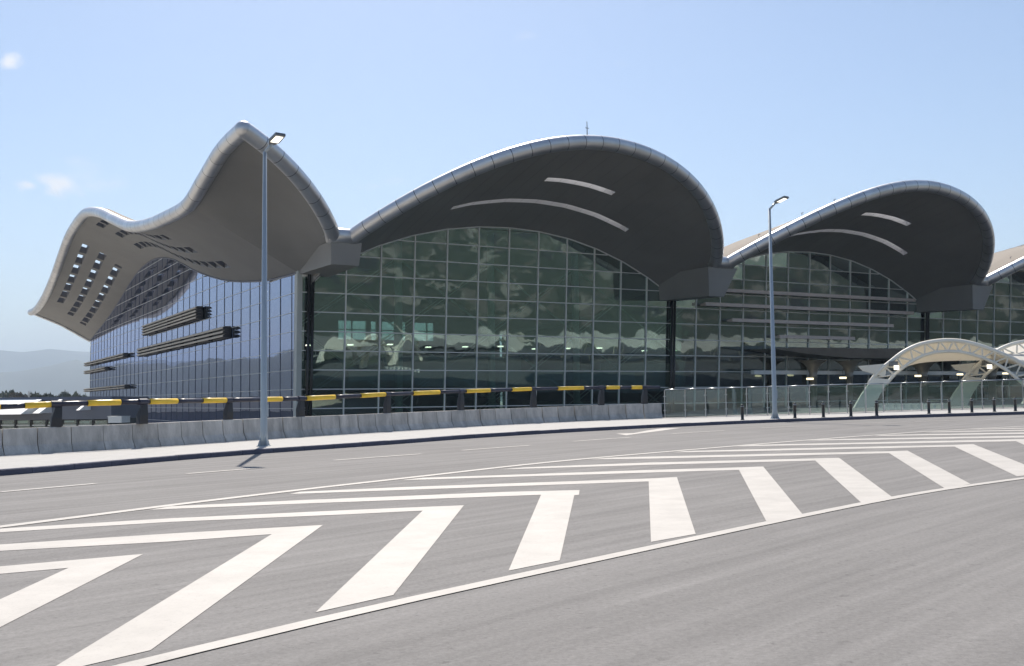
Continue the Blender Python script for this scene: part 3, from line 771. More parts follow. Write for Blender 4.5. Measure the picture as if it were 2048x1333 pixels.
# corner patch (Coons)
cornW = Vector((UW, .4, 14.4)); cre = ECs[0]; tro = Ecurve(1, UC0)
def fe(a): return Ecurve(xc + (1 - xc) * a, UC0)
def le(b):
    f = b * 30; i = min(int(f), 29); return EC[i].lerp(EC[i + 1], f - i)
def cr_(a): return cre.lerp(cornW, a)
def re(b): 
    p = tro.lerp(cornW, b); return p
def corner_pt(a, b):
    p = fe(a) * (1 - b) + cr_(a) * b + le(b) * (1 - a) + re(b) * a
    p -= EV[0] * ((1 - a) * (1 - b)) + tro * (a * (1 - b)) + cre * ((1 - a) * b) + cornW * (a * b)
    p.z += math.sin(math.pi * a) * math.sin(math.pi * b) * 1.2
    return Tv(p)
cshell = slab_surface('roof_shell', 30, 30, corner_pt, set(), term, thick=lambda a, b: .5)
cshell['label'] = 'pointed corner overhang of the roof'
edge_tube([Tv(fe(i / 80)) for i in range(81)], cshell)

cc = Tv(EV[0]); bmq = bmesh.new(); bmesh.ops.create_uvsphere(bmq, u_segments=20, v_segments=12, radius=TR * 1.003)
meq = bpy.data.meshes.new('corner_cap'); bmq.to_mesh(meq); bmq.free(); meq.materials.append(M['fascia']); meq.polygons.foreach_set('use_smooth', [True] * len(meq.polygons))
# mitred nose: both tubes run on a little and meet in a point
dA = (Tv(EC[0]) - Tv(EC[1])).normalized(); dB = (Tv(fe(0)) - Tv(fe(.02))).normalized(); nose = cc + (dA + dB) * .35 + Vector((0, 0, .05))
link('corner_cap', meq, cshell, cc)
MB().tube([cc, cc + (nose - cc) * .6, nose], [TR * .98, TR * .62, .1], 18).build('corner_cap', M['fascia'], cshell, smooth=True)

# ---- trough boxes and gutter tubes between the lobes
for k in range(-1, 3):
    ul = (UC[k] + 21.8) if k >= 0 else UC0 + 21.8
    ur = ul + (PER - 43.6)
    g = MB().tube([Tv((ul - .5, 10.05, 16.76)), Tv(((ul + ur) / 2, 10.1, 16.78)), Tv((ur + .5, 10.05, 16.76))], TR * 1.02, 20)
    g.build('gutter_edge', M['fascia'], term, smooth=True)
    a0, a1, b0, b1 = (ul - .25, ur + .9, ul - .1, ur + .7) if k < 0 else (ul - 1.2, ur + 1.2, ul - .9, ur - .6)
    vs = [Tv(p) for p in ((a0, 10.3, 16.2), (a1, 10.3, 16.2), (b1, 10.0, 14.1 if k < 0 else 12.9), (b0, 10.0, 14.1 if k < 0 else 12.9), (a0, .9, 16.2), (a1, .9, 16.2), (b1 + .3, .9, 13.2 if k >= 0 else 14.0), (b0, .9, 13.2 if k >= 0 else 14.2))]
    obj('gutter_box', vs, [(0, 1, 2, 3), (4, 7, 6, 5), (0, 3, 7, 4), (1, 5, 6, 2), (3, 2, 6, 7), (0, 4, 5, 1)], M['soffit'], term)
    # roof in the valley
    vs, fs = [], []
    for j in range(12):
        v = 9.8 - 52.9 * j / 11; z = 16.76 + .30 - drop(10.1 - v)
        ua_ = ul - .5 if (k >= 0 or v > 1) else UW + .35; vs += [Tv((ua_, v, z)), Tv((ur + .5, v, z)), Tv((ua_, v, z - .12)), Tv((ur + .5, v, z - .12))]
    for j in range(11):
        o4 = 4 * j; fs += [(o4, o4 + 1, o4 + 5, o4 + 4), (o4 + 2, o4 + 6, o4 + 7, o4 + 3), (o4, o4 + 4, o4 + 6, o4 + 2), (o4 + 1, o4 + 3, o4 + 7, o4 + 5)]
    obj('valley_roof', vs, fs, M['roofgrey'], term)

# ---- front glass walls (lean outwards 3.5 degrees)
TW = [18.25 - 1.94 * k for k in range(0, 14)]            # transom heights along the lean
TW = [20.19] + TW
PANEW = PER / 12
def arch_s(u, uc): return archw(u - uc) / math.cos(LEAN) - .03
def arc_pts(uc, u0, u1, top, n=6):
    return [(u0 + (u1 - u0) * i / n, min(top, arch_s(u0 + (u1 - u0) * i / n, uc))) for i in range(n + 1)]
unit = {}
def pane(u0, u1, w0, w1, uc, parent):
    tops = arc_pts(uc, u0, u1, w1)
    if max(q for _, q in tops) < w0 + .25: return None
    full = all(abs(q - w1) < 1e-6 for _, q in tops)
    g = .035
    if full:
        key = (round(u1 - u0, 2), round(w1 - w0, 2))
        if key not in unit:
            a, h = (u1 - u0) - 2 * g, (w1 - w0) - 2 * g
            unit[key] = MB().box((0, -.014, 0), (a, .014, h)).mesh('pane', M['gfront'])
        o = link('pane', unit[key], parent, Vector((u0 + g, 0, w0 + g)))
    else:
        pts = [(u, max(q - g, w0 + g + .01)) for u, q in tops if q > w0 + g]
        if len(pts) < 2: return None
        pts[0] = (pts[0][0] + g, pts[0][1]); pts[-1] = (pts[-1][0] - g, pts[-1][1])
        poly = [(pts[0][0], w0 + g)] + pts + [(pts[-1][0], w0 + g)]
        poly = [p for i, p in enumerate(poly) if i == 0 or (Vector(p) - Vector(poly[i - 1])).length > 1e-3]
        n = len(poly); ox, oz = poly[0]
        vs = [(u - ox, -.014, w - oz) for u, w in poly] + [(u - ox, .014, w - oz) for u, w in poly]
        fs = [tuple(range(n)), tuple(range(n, 2 * n))[::-1]] + [(i, n + i, n + (i + 1) % n, (i + 1) % n) for i in range(n)]
        o = obj('pane', vs, fs, M['gfront'], parent, loc=Vector((ox, 0, oz)))
    o.rotation_euler = (random.gauss(0, .0030), 0, random.gauss(0, .0030))
    return o
SB = -1.2; rows = [w for w in TW if w > SB] + [SB]
mull_cache = {}
for bay, uc in enumerate(UC):
    ub0 = U0 + bay * PER
    # arched head rail is the wall's own mesh; panes, mullions and transoms are its pieces
    arc = [T(u, 0, arch_s(u, uc)) for u in [ub0 + .2 + (PER - .4) * i / 72 for i in range(73)]]
    arc = [T(ub0 + .2, 0, arch_s(ub0 + .4, uc) - .0)] + arc
    gw = MB().tube([(p.x, -.06, p.z) for p in arc], .085, 6).build('glass_wall', M['frame'], term)
    gw.rotation_euler = (LEAN, 0, 0)
    ncol = 12 if bay < 2 else 7
    for c in range(ncol):
        u0, u1 = ub0 + c * PANEW, ub0 + (c + 1) * PANEW
        for w1, w0 in zip(rows[:-1], rows[1:]): pane(u0, u1, w0, w1, uc, gw)
        if arch_s(u0 + .01, uc) > 20.19 or arch_s(u1, uc) > 20.19: pane(u0, u1, 20.19, 20.6, uc, gw)
    for c in range(1, 12 if bay < 2 else 8):
        u = ub0 + c * PANEW
        MB().box((u - .06, -.16, -7.5), (u + .06, .10, arch_s(u, uc))).build('mullion', M['frame'], gw)
    for w in TW[1:]:
        # extent inside the arch
        us = [ub0 + .25 + (PER - .5) * i / 300 for i in range(301)]
        ins = [u for u in us if arch_s(u, uc) > w + .05]
        if bay == 2: ins = [u for u in ins if u < ub0 + PANEW * 7.3]
        if len(ins) < 3: continue
        MB().box((ins[0], -.12, w - .05), (ins[-1], .08, w + .05)).build('transom', M['frame'], gw)
    # dark paired columns at the bay ends
for bay in range(4):
    ub = U0 + bay * PER
    h = 13.6 if bay else 14.4
    for s_ in (-.20, .20):
        o = MB().tube([(ub + s_, -.45, -8), (ub + s_, -.45 , h)], .15, 10).build('black_column', M['black'], term, smooth=True)
        o.rotation_euler = (LEAN, 0, 0)
# narrow bay between the first column and the corner post
gw = MB().box((UW + .35, -.10, 14.0), (U0 - .3, .1, 14.2)).build('glass_wall', M['frame'], term); gw.rotation_euler = (LEAN, 0, 0)
for w1, w0 in zip([14.05] + [w for w in rows if w < 13.5][:-1], [w for w in rows if w < 13.5]):
    if w1 - w0 > .1: 
        o = MB().box((0, -.014, 0), (U0 - UW - .75, .014, w1 - w0 - .07)).build('pane', M['gfront'], gw, loc=Vector((UW + .45, 0, w0 + .035)))
        MB().box((UW + .35, -.1, w0 - .04), (U0 - .3, .08, w0 + .04)).build('transom', M['frame'], gw)
o = obj('corner_post', *(lambda m: (m.v, m.f))(MB().box((UW - .12, -.35, -8), (UW + .42, .55, 14.9))), M['corner'], term)
o.rotation_euler = (LEAN * .5, 0, 0)
# plinth under the glass
for bay in range(3):
    ub = U0 + bay * PER
    MB().box((ub + .3, .02, -8), (ub + PER - .3, .5, SB - .02)).build('plinth', M['inner'], term)

# ---- interior seen through the glass
def fac_in(w): return -vfac(w)                          # local y of the glass plane
for bay in range(3):
    ub = U0 + bay * PER; uc = UC[bay]
    for c in (3, 6, 9) if bay < 2 else (3, 6):
        u = ub + c * PANEW - .3
        top = archw(u - uc) - .2
        MB().tube([(u, 2.6, -8), (u, 2.6, top)], .42, 12).build('interior_column', M['teal'], term, smooth=True)
    # crossed pipes bracing between the columns
    for c0 in range(0, 12 if bay < 2 else 6, 3):
        ua, uz = ub + c0 * PANEW - .3, ub + (c0 + 3) * PANEW - .3
        for wb in (-6.5, 1.2, 9.0):
            for (a, b) in ((ua, uz), (uz, ua)):
                t1 = min(wb + 7.7, archw(b - uc) - .5)
                if t1 < wb + 2: continue
                fr_ = (t1 - wb) / 7.7
                for dy in (0, .35):
                    MB().tube([(a, 2.4 + dy, wb + dy * .9), (a + (b - a) * fr_, 2.4 + dy, t1 + dy * .9)], .055, 5).build('interior_brace', M['brace'], term)
    MB().box((ub + .3, 4.0, 3.0), (ub + PER - .3, 42, 3.7)).build('interior_floor', M['slab'], term)
    MB().box((ub + .3, 3.8, -4.5), (ub + PER - .3, 42, -3.8)).build('interior_floor', M['slab'], term)
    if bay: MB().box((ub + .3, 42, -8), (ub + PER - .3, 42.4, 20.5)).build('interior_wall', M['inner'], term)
    else:
        def onr(x, y):
            h = hit(x, y, world(0, -42, 0), N) - P0; return h.dot(D), h.z
        zt, zb = onr(740, 643)[1], onr(740, 680)[1]
        ws = [(onr(a, 660)[0], onr(b_, 660)[0]) for a, b_ in ((677, 733), (742, 753), (764, 812), (829, 868))]
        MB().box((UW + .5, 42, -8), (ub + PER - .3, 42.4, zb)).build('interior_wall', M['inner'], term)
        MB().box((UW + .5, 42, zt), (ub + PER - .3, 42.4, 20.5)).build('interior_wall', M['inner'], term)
        e0 = UW + .5
        for a, b_ in ws + [(ub + PER - .3, None)]:
            MB().box((e0, 42, zb), (a, 42.4, zt)).build('interior_wall', M['inner'], term)
            if b_ is None: break
            MB().box((a, 42.15, zb), (b_, 42.2, zt)).build('rear_window', M['grail'], term)
            k = a + 2
            while k < b_: MB().box((k, 42.0, zb), (k + .15, 42.3, zt)).build('mullion', M['framedark'], term); k += 2.6
            MB().box((a, 42.0, (zb + zt) / 2), (b_, 42.3, (zb + zt) / 2 + .15)).build('transom', M['framedark'], term)
            e0 = b_
    MB().box((ub + 12, 9, 4.4), (ub + 30, 9.4, 6.6)).build('interior_balcony', M['slab'], term)
    MB().box((ub + 1.2, 16, 3.7), (ub + PER * .6, 16.3, 6.3)).build('interior_partition', M['slab'], term)
    MB().box((ub + 6, 4.2, 3.7), (ub + PER - 2, 4.26, 4.8)).build('interior_balustrade', M['brace'], term)
    for c in range(9):
        u = ub + 3 + c * 4.8; z = 7.6 + (.12 * (c % 3))
        MB().box((u, 9, z), (u + .55, 9.5, z + .12)).build('ceiling_fitting', M['spot'], term)
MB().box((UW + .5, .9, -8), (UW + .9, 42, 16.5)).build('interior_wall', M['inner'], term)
# bright clerestory opening through the hall (daylight seen on the far side)

# ---- side glass wall
MB_ = MB()
sw = MB().tube([Tv((UW - .05, p.y, p.z - .05)) for p in WC[::4]], .12, 6).build('glass_wall', M['framedark'], term)
sw['label'] = 'long mirror glass side wall'
def walltop(v):
    for i in range(len(WC) - 1):
        if WC[i + 1].y <= v <= WC[i].y:
            f = (WC[i].y - v) / max(1e-6, WC[i].y - WC[i + 1].y); return WC[i].z + (WC[i + 1].z - WC[i].z) * f
    return WC[0].z if v > 0 else WC[-1].z
WB = -2.0
srows = [w for w in [27.95, 26.01, 24.07, 22.13] + TW if w > WB] + [WB]
vm = [-.25] + [-1.4 - 3.85 * k for k in range(0, 38)]
cells = []
for c in range(len(vm) - 1):
    va, vb = vm[c], vm[c + 1]
    for w1, w0 in zip(srows[:-1], srows[1:]):
        ta, tb = walltop(va) - .05, walltop(vb) - .05
        if min(w1, max(ta, tb)) < w0 + .3: continue
        cells.append((va, vb, w0, min(w1, ta), min(w1, tb), -va))
gcache = {}
def side_pane_geo(va, vb, w0, wa, wb):
    g = .014
    return [(0, va - g, w0 + g), (0, vb + g, w0 + g), (0, vb + g, max(wb - g, w0 + 2 * g)), (0, va - g, max(wa - g, w0 + 2 * g))]
stuff = MB(); cnt = 0
for (va, vb, w0, wa, wb, _) in cells:
    q = side_pane_geo(va, vb, w0, wa, wb)
    front = [T(UW, v, w) for _, v, w in q]; back = [p + Vector((.03, 0, 0)) for p in front]
    fs = [(3, 2, 1, 0), (4, 5, 6, 7), (0, 1, 5, 4), (1, 2, 6, 5), (2, 3, 7, 6), (3, 0, 4, 7)]
    if cnt < 296:
        base = front[0]
        if abs(wa - wb) < 1e-6:
            key = (round(va - vb, 2), round(wa - w0, 2))
            if key not in gcache: gcache[key] = mesh('pane', [p - base for p in front + back], fs, M['gside'])
            o = link('pane', gcache[key], sw, base)
        else: o = obj('pane', [p - base for p in front + back], fs, M['gside'], sw, loc=base)
        o.rotation_euler = (0, random.gauss(0, .0012), random.gauss(0, .0012))
    else: stuff.add(front + back, fs)
    cnt += 1
tag(stuff.build('distant_panes', M['gside'], sw), kind='stuff')
for k, v in enumerate(vm[1:]):
    MB().box((UW - .05, -v - .018, WB), (UW + .05, -v + .018, walltop(v))).build('mullion', M['framedark'], sw)
for w in srows[:-1]:
    # pieces of transom where the wall is tall enough
    run = None; vv = [-.3 - .5 * i for i in range(290)]
    for v in vv + [None]:
        ins = v is not None and walltop(v) > w + .1
        if ins and run is None: run = v
        if not ins and run is not None:
            e = v if v is not None else vv[-1]
            MB().box((UW - .06, -run, w - .02), (UW + .02, -e, w + .02)).build('transom', M['frame'], sw); run = None
MB().box((UW - .02, .5, -8), (UW + .3, 145, WB)).build('plinth', M['bldg'], term)
MB().box((UW + .08, .9, WB), (UW + .3, 145, 14)).build('side_backing', M['inner'], term)

# ---- louvre boxes on the side wall
def louvre(v0, v1, wt, wb, n):
    z0, z1 = wb, wt; v0, v1 = max(v0, v1), min(v0, v1)
    out = .95
    fr = MB().box((UW - .35, -v0 + .0, z0 + .05), (UW - .12, -v1, z1 - .05)).build('louvre_box', M['louverd'], term)
    for k in range(n):
        z = z0 + (z1 - z0) * (k + .25) / n; hh = (z1 - z0) / n
        prof = [(-.5, z + hh * .30), (-out, z + hh * .08), (-out - .10, z + hh * .50), (-out + .1, z + hh * .68), (-.5, z + hh * .72)]
        a = Vector((UW, -v0 + .16, 0)); b = Vector((UW, -v1 - .16, 0))
        MB().extrude(prof, a, b, Vector((1, 0, 0))).build('louvre_blade', M['louver'], fr)
    for yy in (-v0, -v1 - .15):
        for k in range(n):
            hh = (z1 - z0) / n; z = z0 + hh * k
            MB().extrude([(-.12, z + .03), (-out + .25, z + .02), (-out - .16, z + hh * .42), (-out + .15, z + hh * .92), (-.12, z + hh * .97)], Vector((UW, yy, 0)), Vector((UW, yy + .15, 0)), Vector((1, 0, 0))).build('end_plate', M['louverd'], fr)
    L = abs(v1 - v0); m = max(2, int(L / 8))
    for k in range(1, m): MB().box((UW - out + .1, -v0 + L * k / m, z0 + .05), (UW - .35, -v0 + L * k / m + .1, z1)).build('bracket', M['louverd'], fr)
louvre(-39.1, -77.9, 14.3, 12.55, 4)
louvre(-24.8, -82.1, 10.7, 9.25, 3)
louvre(-95.7, -146.5, 10.6, 9.75, 2)
louvre(-116.7, -146.8, 8.8, 8.05, 2)
louvre(-93.8, -146.5, 4.9, 4.1, 2)

# ---- horizontal sunshade fins on the second bay
for (ua, uz, w) in ((33.4, 67.8, 14.65), (30.2, 67.5, 12.85), (34.5, 63.5, 11.0), (42.4, 56.0, 9.1)):
    y0 = -vfac(w) - .3
    prof = [(-1.05, -.16), (0, -.10), (0, .10), (-1.05, .26)]
    fin = MB().extrude(prof, Vector((ua, y0, w)), Vector((uz, y0, w)), Vector((0, 1, 0))).build('sunshade_fin', M['brise'], term)
    k = ua + 2
    while k < uz:
        MB().box((k, y0, w - .05), (k + .1, y0 + .25, w + .05)).build('fin_bracket', M['frame'], fin); k += PANEW

# ---- small roof fittings
for u, h in ((UC[0] + .2, 1.6),):
    xx = min([i / 100 for i in range(-60, 60)], key=lambda q: abs(colx(world(*(Ecurve(q, UC[0]) - Vector((0, 1.5, 0))))) - 1175))
    e = Ecurve(xx, UC[0])
    MB().tube([Tv((e.x, e.y - 1.5, e.z + .3)), Tv((e.x, e.y - 1.5, e.z + 2.4))], [.07, .035], 6).tube([Tv((e.x - .2, e.y - 1.5, e.z + 1.75)), Tv((e.x + .2, e.y - 1.5, e.z + 1.75))], .035, 5).build('lightning_rod', M['lamp_dark'], term)
for uc in UC[1:]:
    for x in (-.97, -.84, -.66, -.5):
        e = Ecurve(x, uc)
        MB().tube([Tv((e.x, e.y - 3, e.z + .4)), Tv((e.x, e.y - 3, e.z + .62)), Tv((e.x + .25, e.y - 3, e.z + .66))], .045, 5).build('roof_anchor', M['lamp_dark'], term)

# ------------------------------------------------------------------ glass railing on the right
rl = [(1326, 836.5), (1500, 831.8), (1629, 828.5), (1811, 822.2), (2048, 815.5), (2300, 811)]
rt = [(1317, 780), (1500, 777.3), (1700, 775), (2048, 771.3), (2300, 769)]
rp = [gr(x, interp(rl, x), KH) for x in range(1330, 2250, 4)]
rpath = resample(rp, 1.18)
g = rpath[0]; railroot = empty('glass_railing', on(g, KH), 'clear green tinted glass railing with steel posts and handrail along the forecourt', 'railing')
HR = upz(1328, 780, g) - on(g, KH).z
def loc_(p): return p - railroot.location
for i, p in enumerate(rpath):
    base = loc_(on(p, KH))
    o = MB().tube([base, base + Vector((0, 0, HR * .8)), base + Vector((0, -.06, HR - .05))], .032, 6).build('post', M['steel'], railroot)
    for zz in (.25, .75):
        MB().box((base.x - .09, base.y - .05, base.z + HR * zz), (base.x + .09, base.y - .015, base.z + HR * zz + .05)).build('clamp', M['steel'], o)
    if i + 1 < len(rpath):
        nb_ = loc_(on(rpath[i + 1], KH)); d = (nb_ - base).normalized(); s = Vector((-d.y, d.x, 0)).normalized() * .008
        a, b = base + d * .06 + Vector((0, -.06, .06)), nb_ - d * .06 + Vector((0, -.06, .06)); up = Vector((0, 0, HR - .12))
        obj('glass_panel', [a - s, b - s, b + s, a + s, a - s + up, b - s + up, b + s + up, a + s + up], [(0, 3, 2, 1), (4, 5, 6, 7), (0, 1, 5, 4), (1, 2, 6, 5), (2, 3, 7, 6), (3, 0, 4, 7)], M['grail'], railroot)
        MB().tube([base + Vector((0, -.06, HR)), nb_ + Vector((0, -.06, HR))], .035, 8).build('handrail', M['steel'], railroot, smooth=True)

# ------------------------------------------------------------------ forecourt beyond the railing
vs = [Vector((9.0, 77.0, 0)), Vector((30, 66.4, 0)), Vector((62, 56, 0)), Vector((110, 50, 0)), Vector((190, 190, 0)), Vector((102, 172, 0)), Vector((20, 108, 0))]
n = len(vs); vs = [Vector((v.x, v.y, zr(v.x) * .6 + .02)) for v in vs]
tag(obj('forecourt', [v for v in vs] + [v - Vector((0, 0, 1.2)) for v in vs], [tuple(range(n)), tuple(range(n, 2 * n))[::-1]] + [(i, n + i, n + (i + 1) % n, (i + 1) % n) for i in range(n)], M['darktar']), kind='structure')
# low white kerb blocks on the forecourt (seen as a broken white line through the glass)

# ------------------------------------------------------------------ arched canopy
aouter = [(1708, 816), (1722, 791), (1738, 768), (1757, 744), (1781, 724), (1806, 705), (1835, 691), (1865, 684), (1893, 681.5), (1922, 683), (1950, 689), (1978, 698), (2004, 708), (2030, 720), (2055, 736), (2080, 757), (2102, 784), (2118, 812)]
ainner = [(1745, 816), (1757, 792), (1772, 770), (1789, 750), (1806, 736), (1826, 722), (1849, 711), (1873, 705), (1895, 703.5), (1918, 704), (1942, 709), (1965, 716), (1988, 726), (2009, 738), (2030, 754), (2052, 774), (2070, 796), (2080, 814)]
AB = gr(1712, 816, .3); an = Vector((.22, 1, 0)).normalized()
PO = [hit(x, y, AB, an) for x, y in aouter]; PI_ = [hit(x, y, AB, an) for x, y in ainner]
croot = empty('arched_canopy', (AB.x, AB.y, AB.z), 'cream latticed arches carrying a white membrane canopy on the forecourt', 'canopy')
def cl(p): return Vector(p) - croot.location
SH = [Vector((0, 0, 0)), Vector((6.9, 2.0, 0.05)), Vector((12.9, 3.9, 0.1))]
for ai, sh in enumerate(SH):
    o_ = [cl(p) + sh for p in catmull(PO, 4)]; i_ = [cl(p) + sh for p in catmull(PI_, 4)]
    n0 = 12
    arch = MB().tube(o_[8:-8], .14, 8).build('arch', M['cream'], croot, smooth=True)
    MB().tube(i_[8:-8], .11, 8).build('chord', M['cream'], arch, smooth=True)
    back = Vector((.2, .9, 0))
    m = len(o_)
    k = 10; flip = 0
    while k + 3 < m - 8:
        a, b = (o_[k], i_[k + 2]) if not flip else (i_[k], o_[k + 2])
        MB().tube([a, b], .055, 6).build('lattice_bar', M['cream'], arch); k += 2; flip = 1 - flip
    # clad feet: tapering boxes round the lower legs
    for seq_o, seq_i in ((o_[:11], i_[:11]), (o_[-11:][::-1], i_[-11:][::-1])):
        vs = []; fs = []
        for q in range(0, 11, 2):
            w = .75 * (1 - q / 13)
            a, b = seq_o[q], seq_i[q]
            ee = (a - b) * .02
            for p in (a + ee, b - ee): 
                vs.append(p + an * -w * .6); vs.append(p + an * w * .6)
        for q in range(5):
            z = q * 4
            fs += [(z, z + 2, z + 6, z + 4), (z + 2, z + 3, z + 7, z + 6), (z + 3, z + 1, z + 5, z + 7), (z + 1, z, z + 4, z + 5)]
        fs += [(0, 1, 3, 2), (20, 22, 23, 21)]
        obj('foot_cladding', vs, fs, M['cream'], arch)
    # floodlight and bracket where the cladding ends
    p = o_[15].lerp(i_[15], .35)
    f = MB().box((p.x - .22, p.y - .35, p.z - .02), (p.x + .26, p.y - .05, p.z + .30)).build('floodlight', M['lamp_dark'], arch)
    MB().box((p.x - .16, p.y - .375, p.z - .14), (p.x + .28, p.y - .352, p.z + .26)).build('lens', M['lamp_on'], f) if False else None
    # side beak carrying the membrane corner
    q = o_[13]
    obj('membrane_plate', [q + Vector((-1.5, 0, .22)), q + Vector((.4, -.05, .36)), q + Vector((.2, -.05, -.5)), q + Vector((-1.2, 0, -.1)), q + Vector((-1.5, .12, .22)), q + Vector((.4, .07, .36)), q + Vector((.2, .07, -.5)), q + Vector((-1.2, .12, -.1))],
        [(0, 3, 2, 1), (4, 5, 6, 7), (0, 1, 5, 4), (1, 2, 6, 5), (2, 3, 7, 6), (3, 0, 4, 7)], M['cream'], arch)
    lp = i_[11]
    fl = MB().box((p.x - .02, p.y - .52, p.z - .26), (p.x + .26, p.y - .36, p.z + .02)).build('floodlight', M['lamp_on'], arch)
# membrane between successive arches, sagging, its back edge lower
def membrane(P, Q, sag, name='membrane', n=10):
    vs, fs = [], []; m = len(P)
    for i in range(m):
        for j in range(n + 1):
            t = j / n; p = P[i].lerp(Q[i], t); p = p + Vector((0, 0, -sag * math.sin(math.pi * t))); vs.append(p)
    for i in range(m - 1):
        for j in range(n): fs.append((i * (n + 1) + j, (i + 1) * (n + 1) + j, (i + 1) * (n + 1) + j + 1, i * (n + 1) + j + 1))
    K = len(vs); vs += [v + Vector((0, 0, .03)) for v in vs]; fs += [tuple(i + K for i in f[::-1]) for f in fs]
    return obj(name, vs, fs, M['membrane'], croot, smooth=True)
oo = [cl(p) for p in catmull(PO, 4)]
P1 = [p + Vector((0, 0, .12)) for p in oo[15:-14]]
mid = (P1[0] + P1[-1]) / 2
Pb = [Vector((mid.x + (p.x - mid.x) * .93 + 3.4, p.y + 6.0, P1[0].z + (p.z - P1[0].z) * .12 + .05)) for p in P1]
membrane(P1, Pb, .35)
P2 = [p + SH[1] for p in P1]; P3 = [p + SH[2] for p in P1]
# adjoining membrane panel rising to the right of the first arch
top = PO[12]
cA = [cl(hit(x, y, AB + Vector((0, 1.2, 0)), an)) for x, y in [(1978, 706), (2000, 716), (2025, 722), (2055, 724), (2100, 728), (2160, 735)]]
cB = [cl(hit(x, y, AB + Vector((0, 5.5, 0)), an)) for x, y in [(1974, 700), (1998, 697), (2022, 691), (2055, 685), (2100, 679), (2160, 676)]]
membrane(cA, cB, .1)
MB().tube([p + Vector((0, -.05, 0)) for p in cA], .09, 8).build('membrane_rope', M['cream'], croot, smooth=True)
# benches / planter kerbs seen low through the glass
for k in range(9):
    x = 1762 + k * 15.5
    g0 = gr(x, 813.5, .1); g1 = gr(x + 11.5, 813.1, .1)
    a = Vector((g0.x, g0.y, zr(g0.x) * .6 + .02)); b = Vector((g1.x, g1.y, zr(g0.x) * .6 + .02))
    o = MB().box((0, 0, .42), (b.x - a.x, .5, .52)).box((.04, .05, .02), (b.x - a.x - .04, .45, .42)).build('bench', M['bldgw'], loc=a)
    tag(o, 'low white bench block seen through the glass railing, %s from the left arch foot' % ['first', 'second', 'third', 'fourth', 'fifth', 'sixth', 'seventh', 'eighth', 'ninth'][k], 'bench', 'row of white benches under the canopy')

# bronze porch with mushroom columns at the terminal entrance, a thing of its own in front of the glass
def on_front(x, y, v):
    return hit(x, y, world(0, v, 0), N)
def floc(x, y, v):
    h = on_front(x, y, v) - P0; return Vector((h.dot(D), -v, h.z))
V = 6.0
proot = empty('entrance_porch', P0, 'dark bronze entrance porch on pale mushroom columns in front of the second glass bay', 'porch', rz=RZ)
tips = [(1552, 697), (1600, 701), (1650, 706), (1700, 709), (1760, 710), (1900, 711), (2080, 712)]
low_ = [(1552, 698), (1600, 706), (1650, 712), (1700, 716), (1760, 717), (1900, 718), (2080, 719)]
vs = [floc(x, y - 12 * min(1, (x - 1548) / 120), V) for x, y in tips] + [floc(x, y, V) for x, y in low_]
n = len(tips); vb = [v + Vector((0, 4.6, 0)) for v in vs]
fs = [(i, i + 1, n + i + 1, n + i) for i in range(n - 1)] + [(2 * n + i, 3 * n + i, 3 * n + i + 1, 2 * n + i + 1) for i in range(n - 1)] + [(i, 2 * n + i, 2 * n + i + 1, i + 1) for i in range(n - 1)] + [(n + i, n + i + 1, 3 * n + i + 1, 3 * n + i) for i in range(n - 1)] + [(0, n, 3 * n, 2 * n), (n - 1, 3 * n - 1, 4 * n - 1, 2 * n - 1)]
obj('porch_roof', vs + vb, fs, M['bronze'], proot, smooth=False)
for x in (1626, 1698, 1845, 1983, 2090):
    b = floc(x, 742, V - 1.8); top = floc(x, 724, V - 1.8).z; bz = -1.0
    wn_ = .42 if x < 1800 else .55
    prof = [(wn_, bz), (wn_, b.z - .9), (wn_ * 1.25, b.z - .85), (wn_ * 1.25, b.z - .55), (wn_ * 1.1, b.z - .5), (wn_ * 1.35, b.z - .1), (wn_ * 1.9, b.z + .5), (wn_ * 2.9, b.z + .95), (wn_ * 4.4, b.z + 1.3)]
    q = 18; vs = []; fs = []
    for r, z in prof:
        for k in range(q): vs.append((r * math.cos(2 * math.pi * k / q), r * math.sin(2 * math.pi * k / q), z))
    for i in range(len(prof) - 1):
        for k in range(q): fs.append((i * q + k, i * q + (k + 1) % q, (i + 1) * q + (k + 1) % q, (i + 1) * q + k))
    obj('mushroom_column', vs, fs, M['mush'], proot, smooth=True, loc=Vector((b.x, b.y, 0)))
for x, y in ((1620, 760), (1686, 758), (1836, 754), (1920, 751), (2011, 749)):
    p = floc(x, y, V - 1.0)
    MB().box((p.x - .42, p.y - .2, p.z), (p.x + .42, p.y + .2, p.z + .24)).build('hanging_lamp', M['glow'], proot)
    MB().tube([(p.x, p.y, p.z + .2), (p.x, p.y, p.z + 1.3)], .03, 5).build('hanger', M['post'], proot)
p0, p1 = floc(1508, 741, 3), floc(2080, 748, 3)
MB().box((p0.x, p0.y, p0.z - .5), (p1.x, p0.y + .6, p0.z)).build('transom_band', M['frame'], proot)

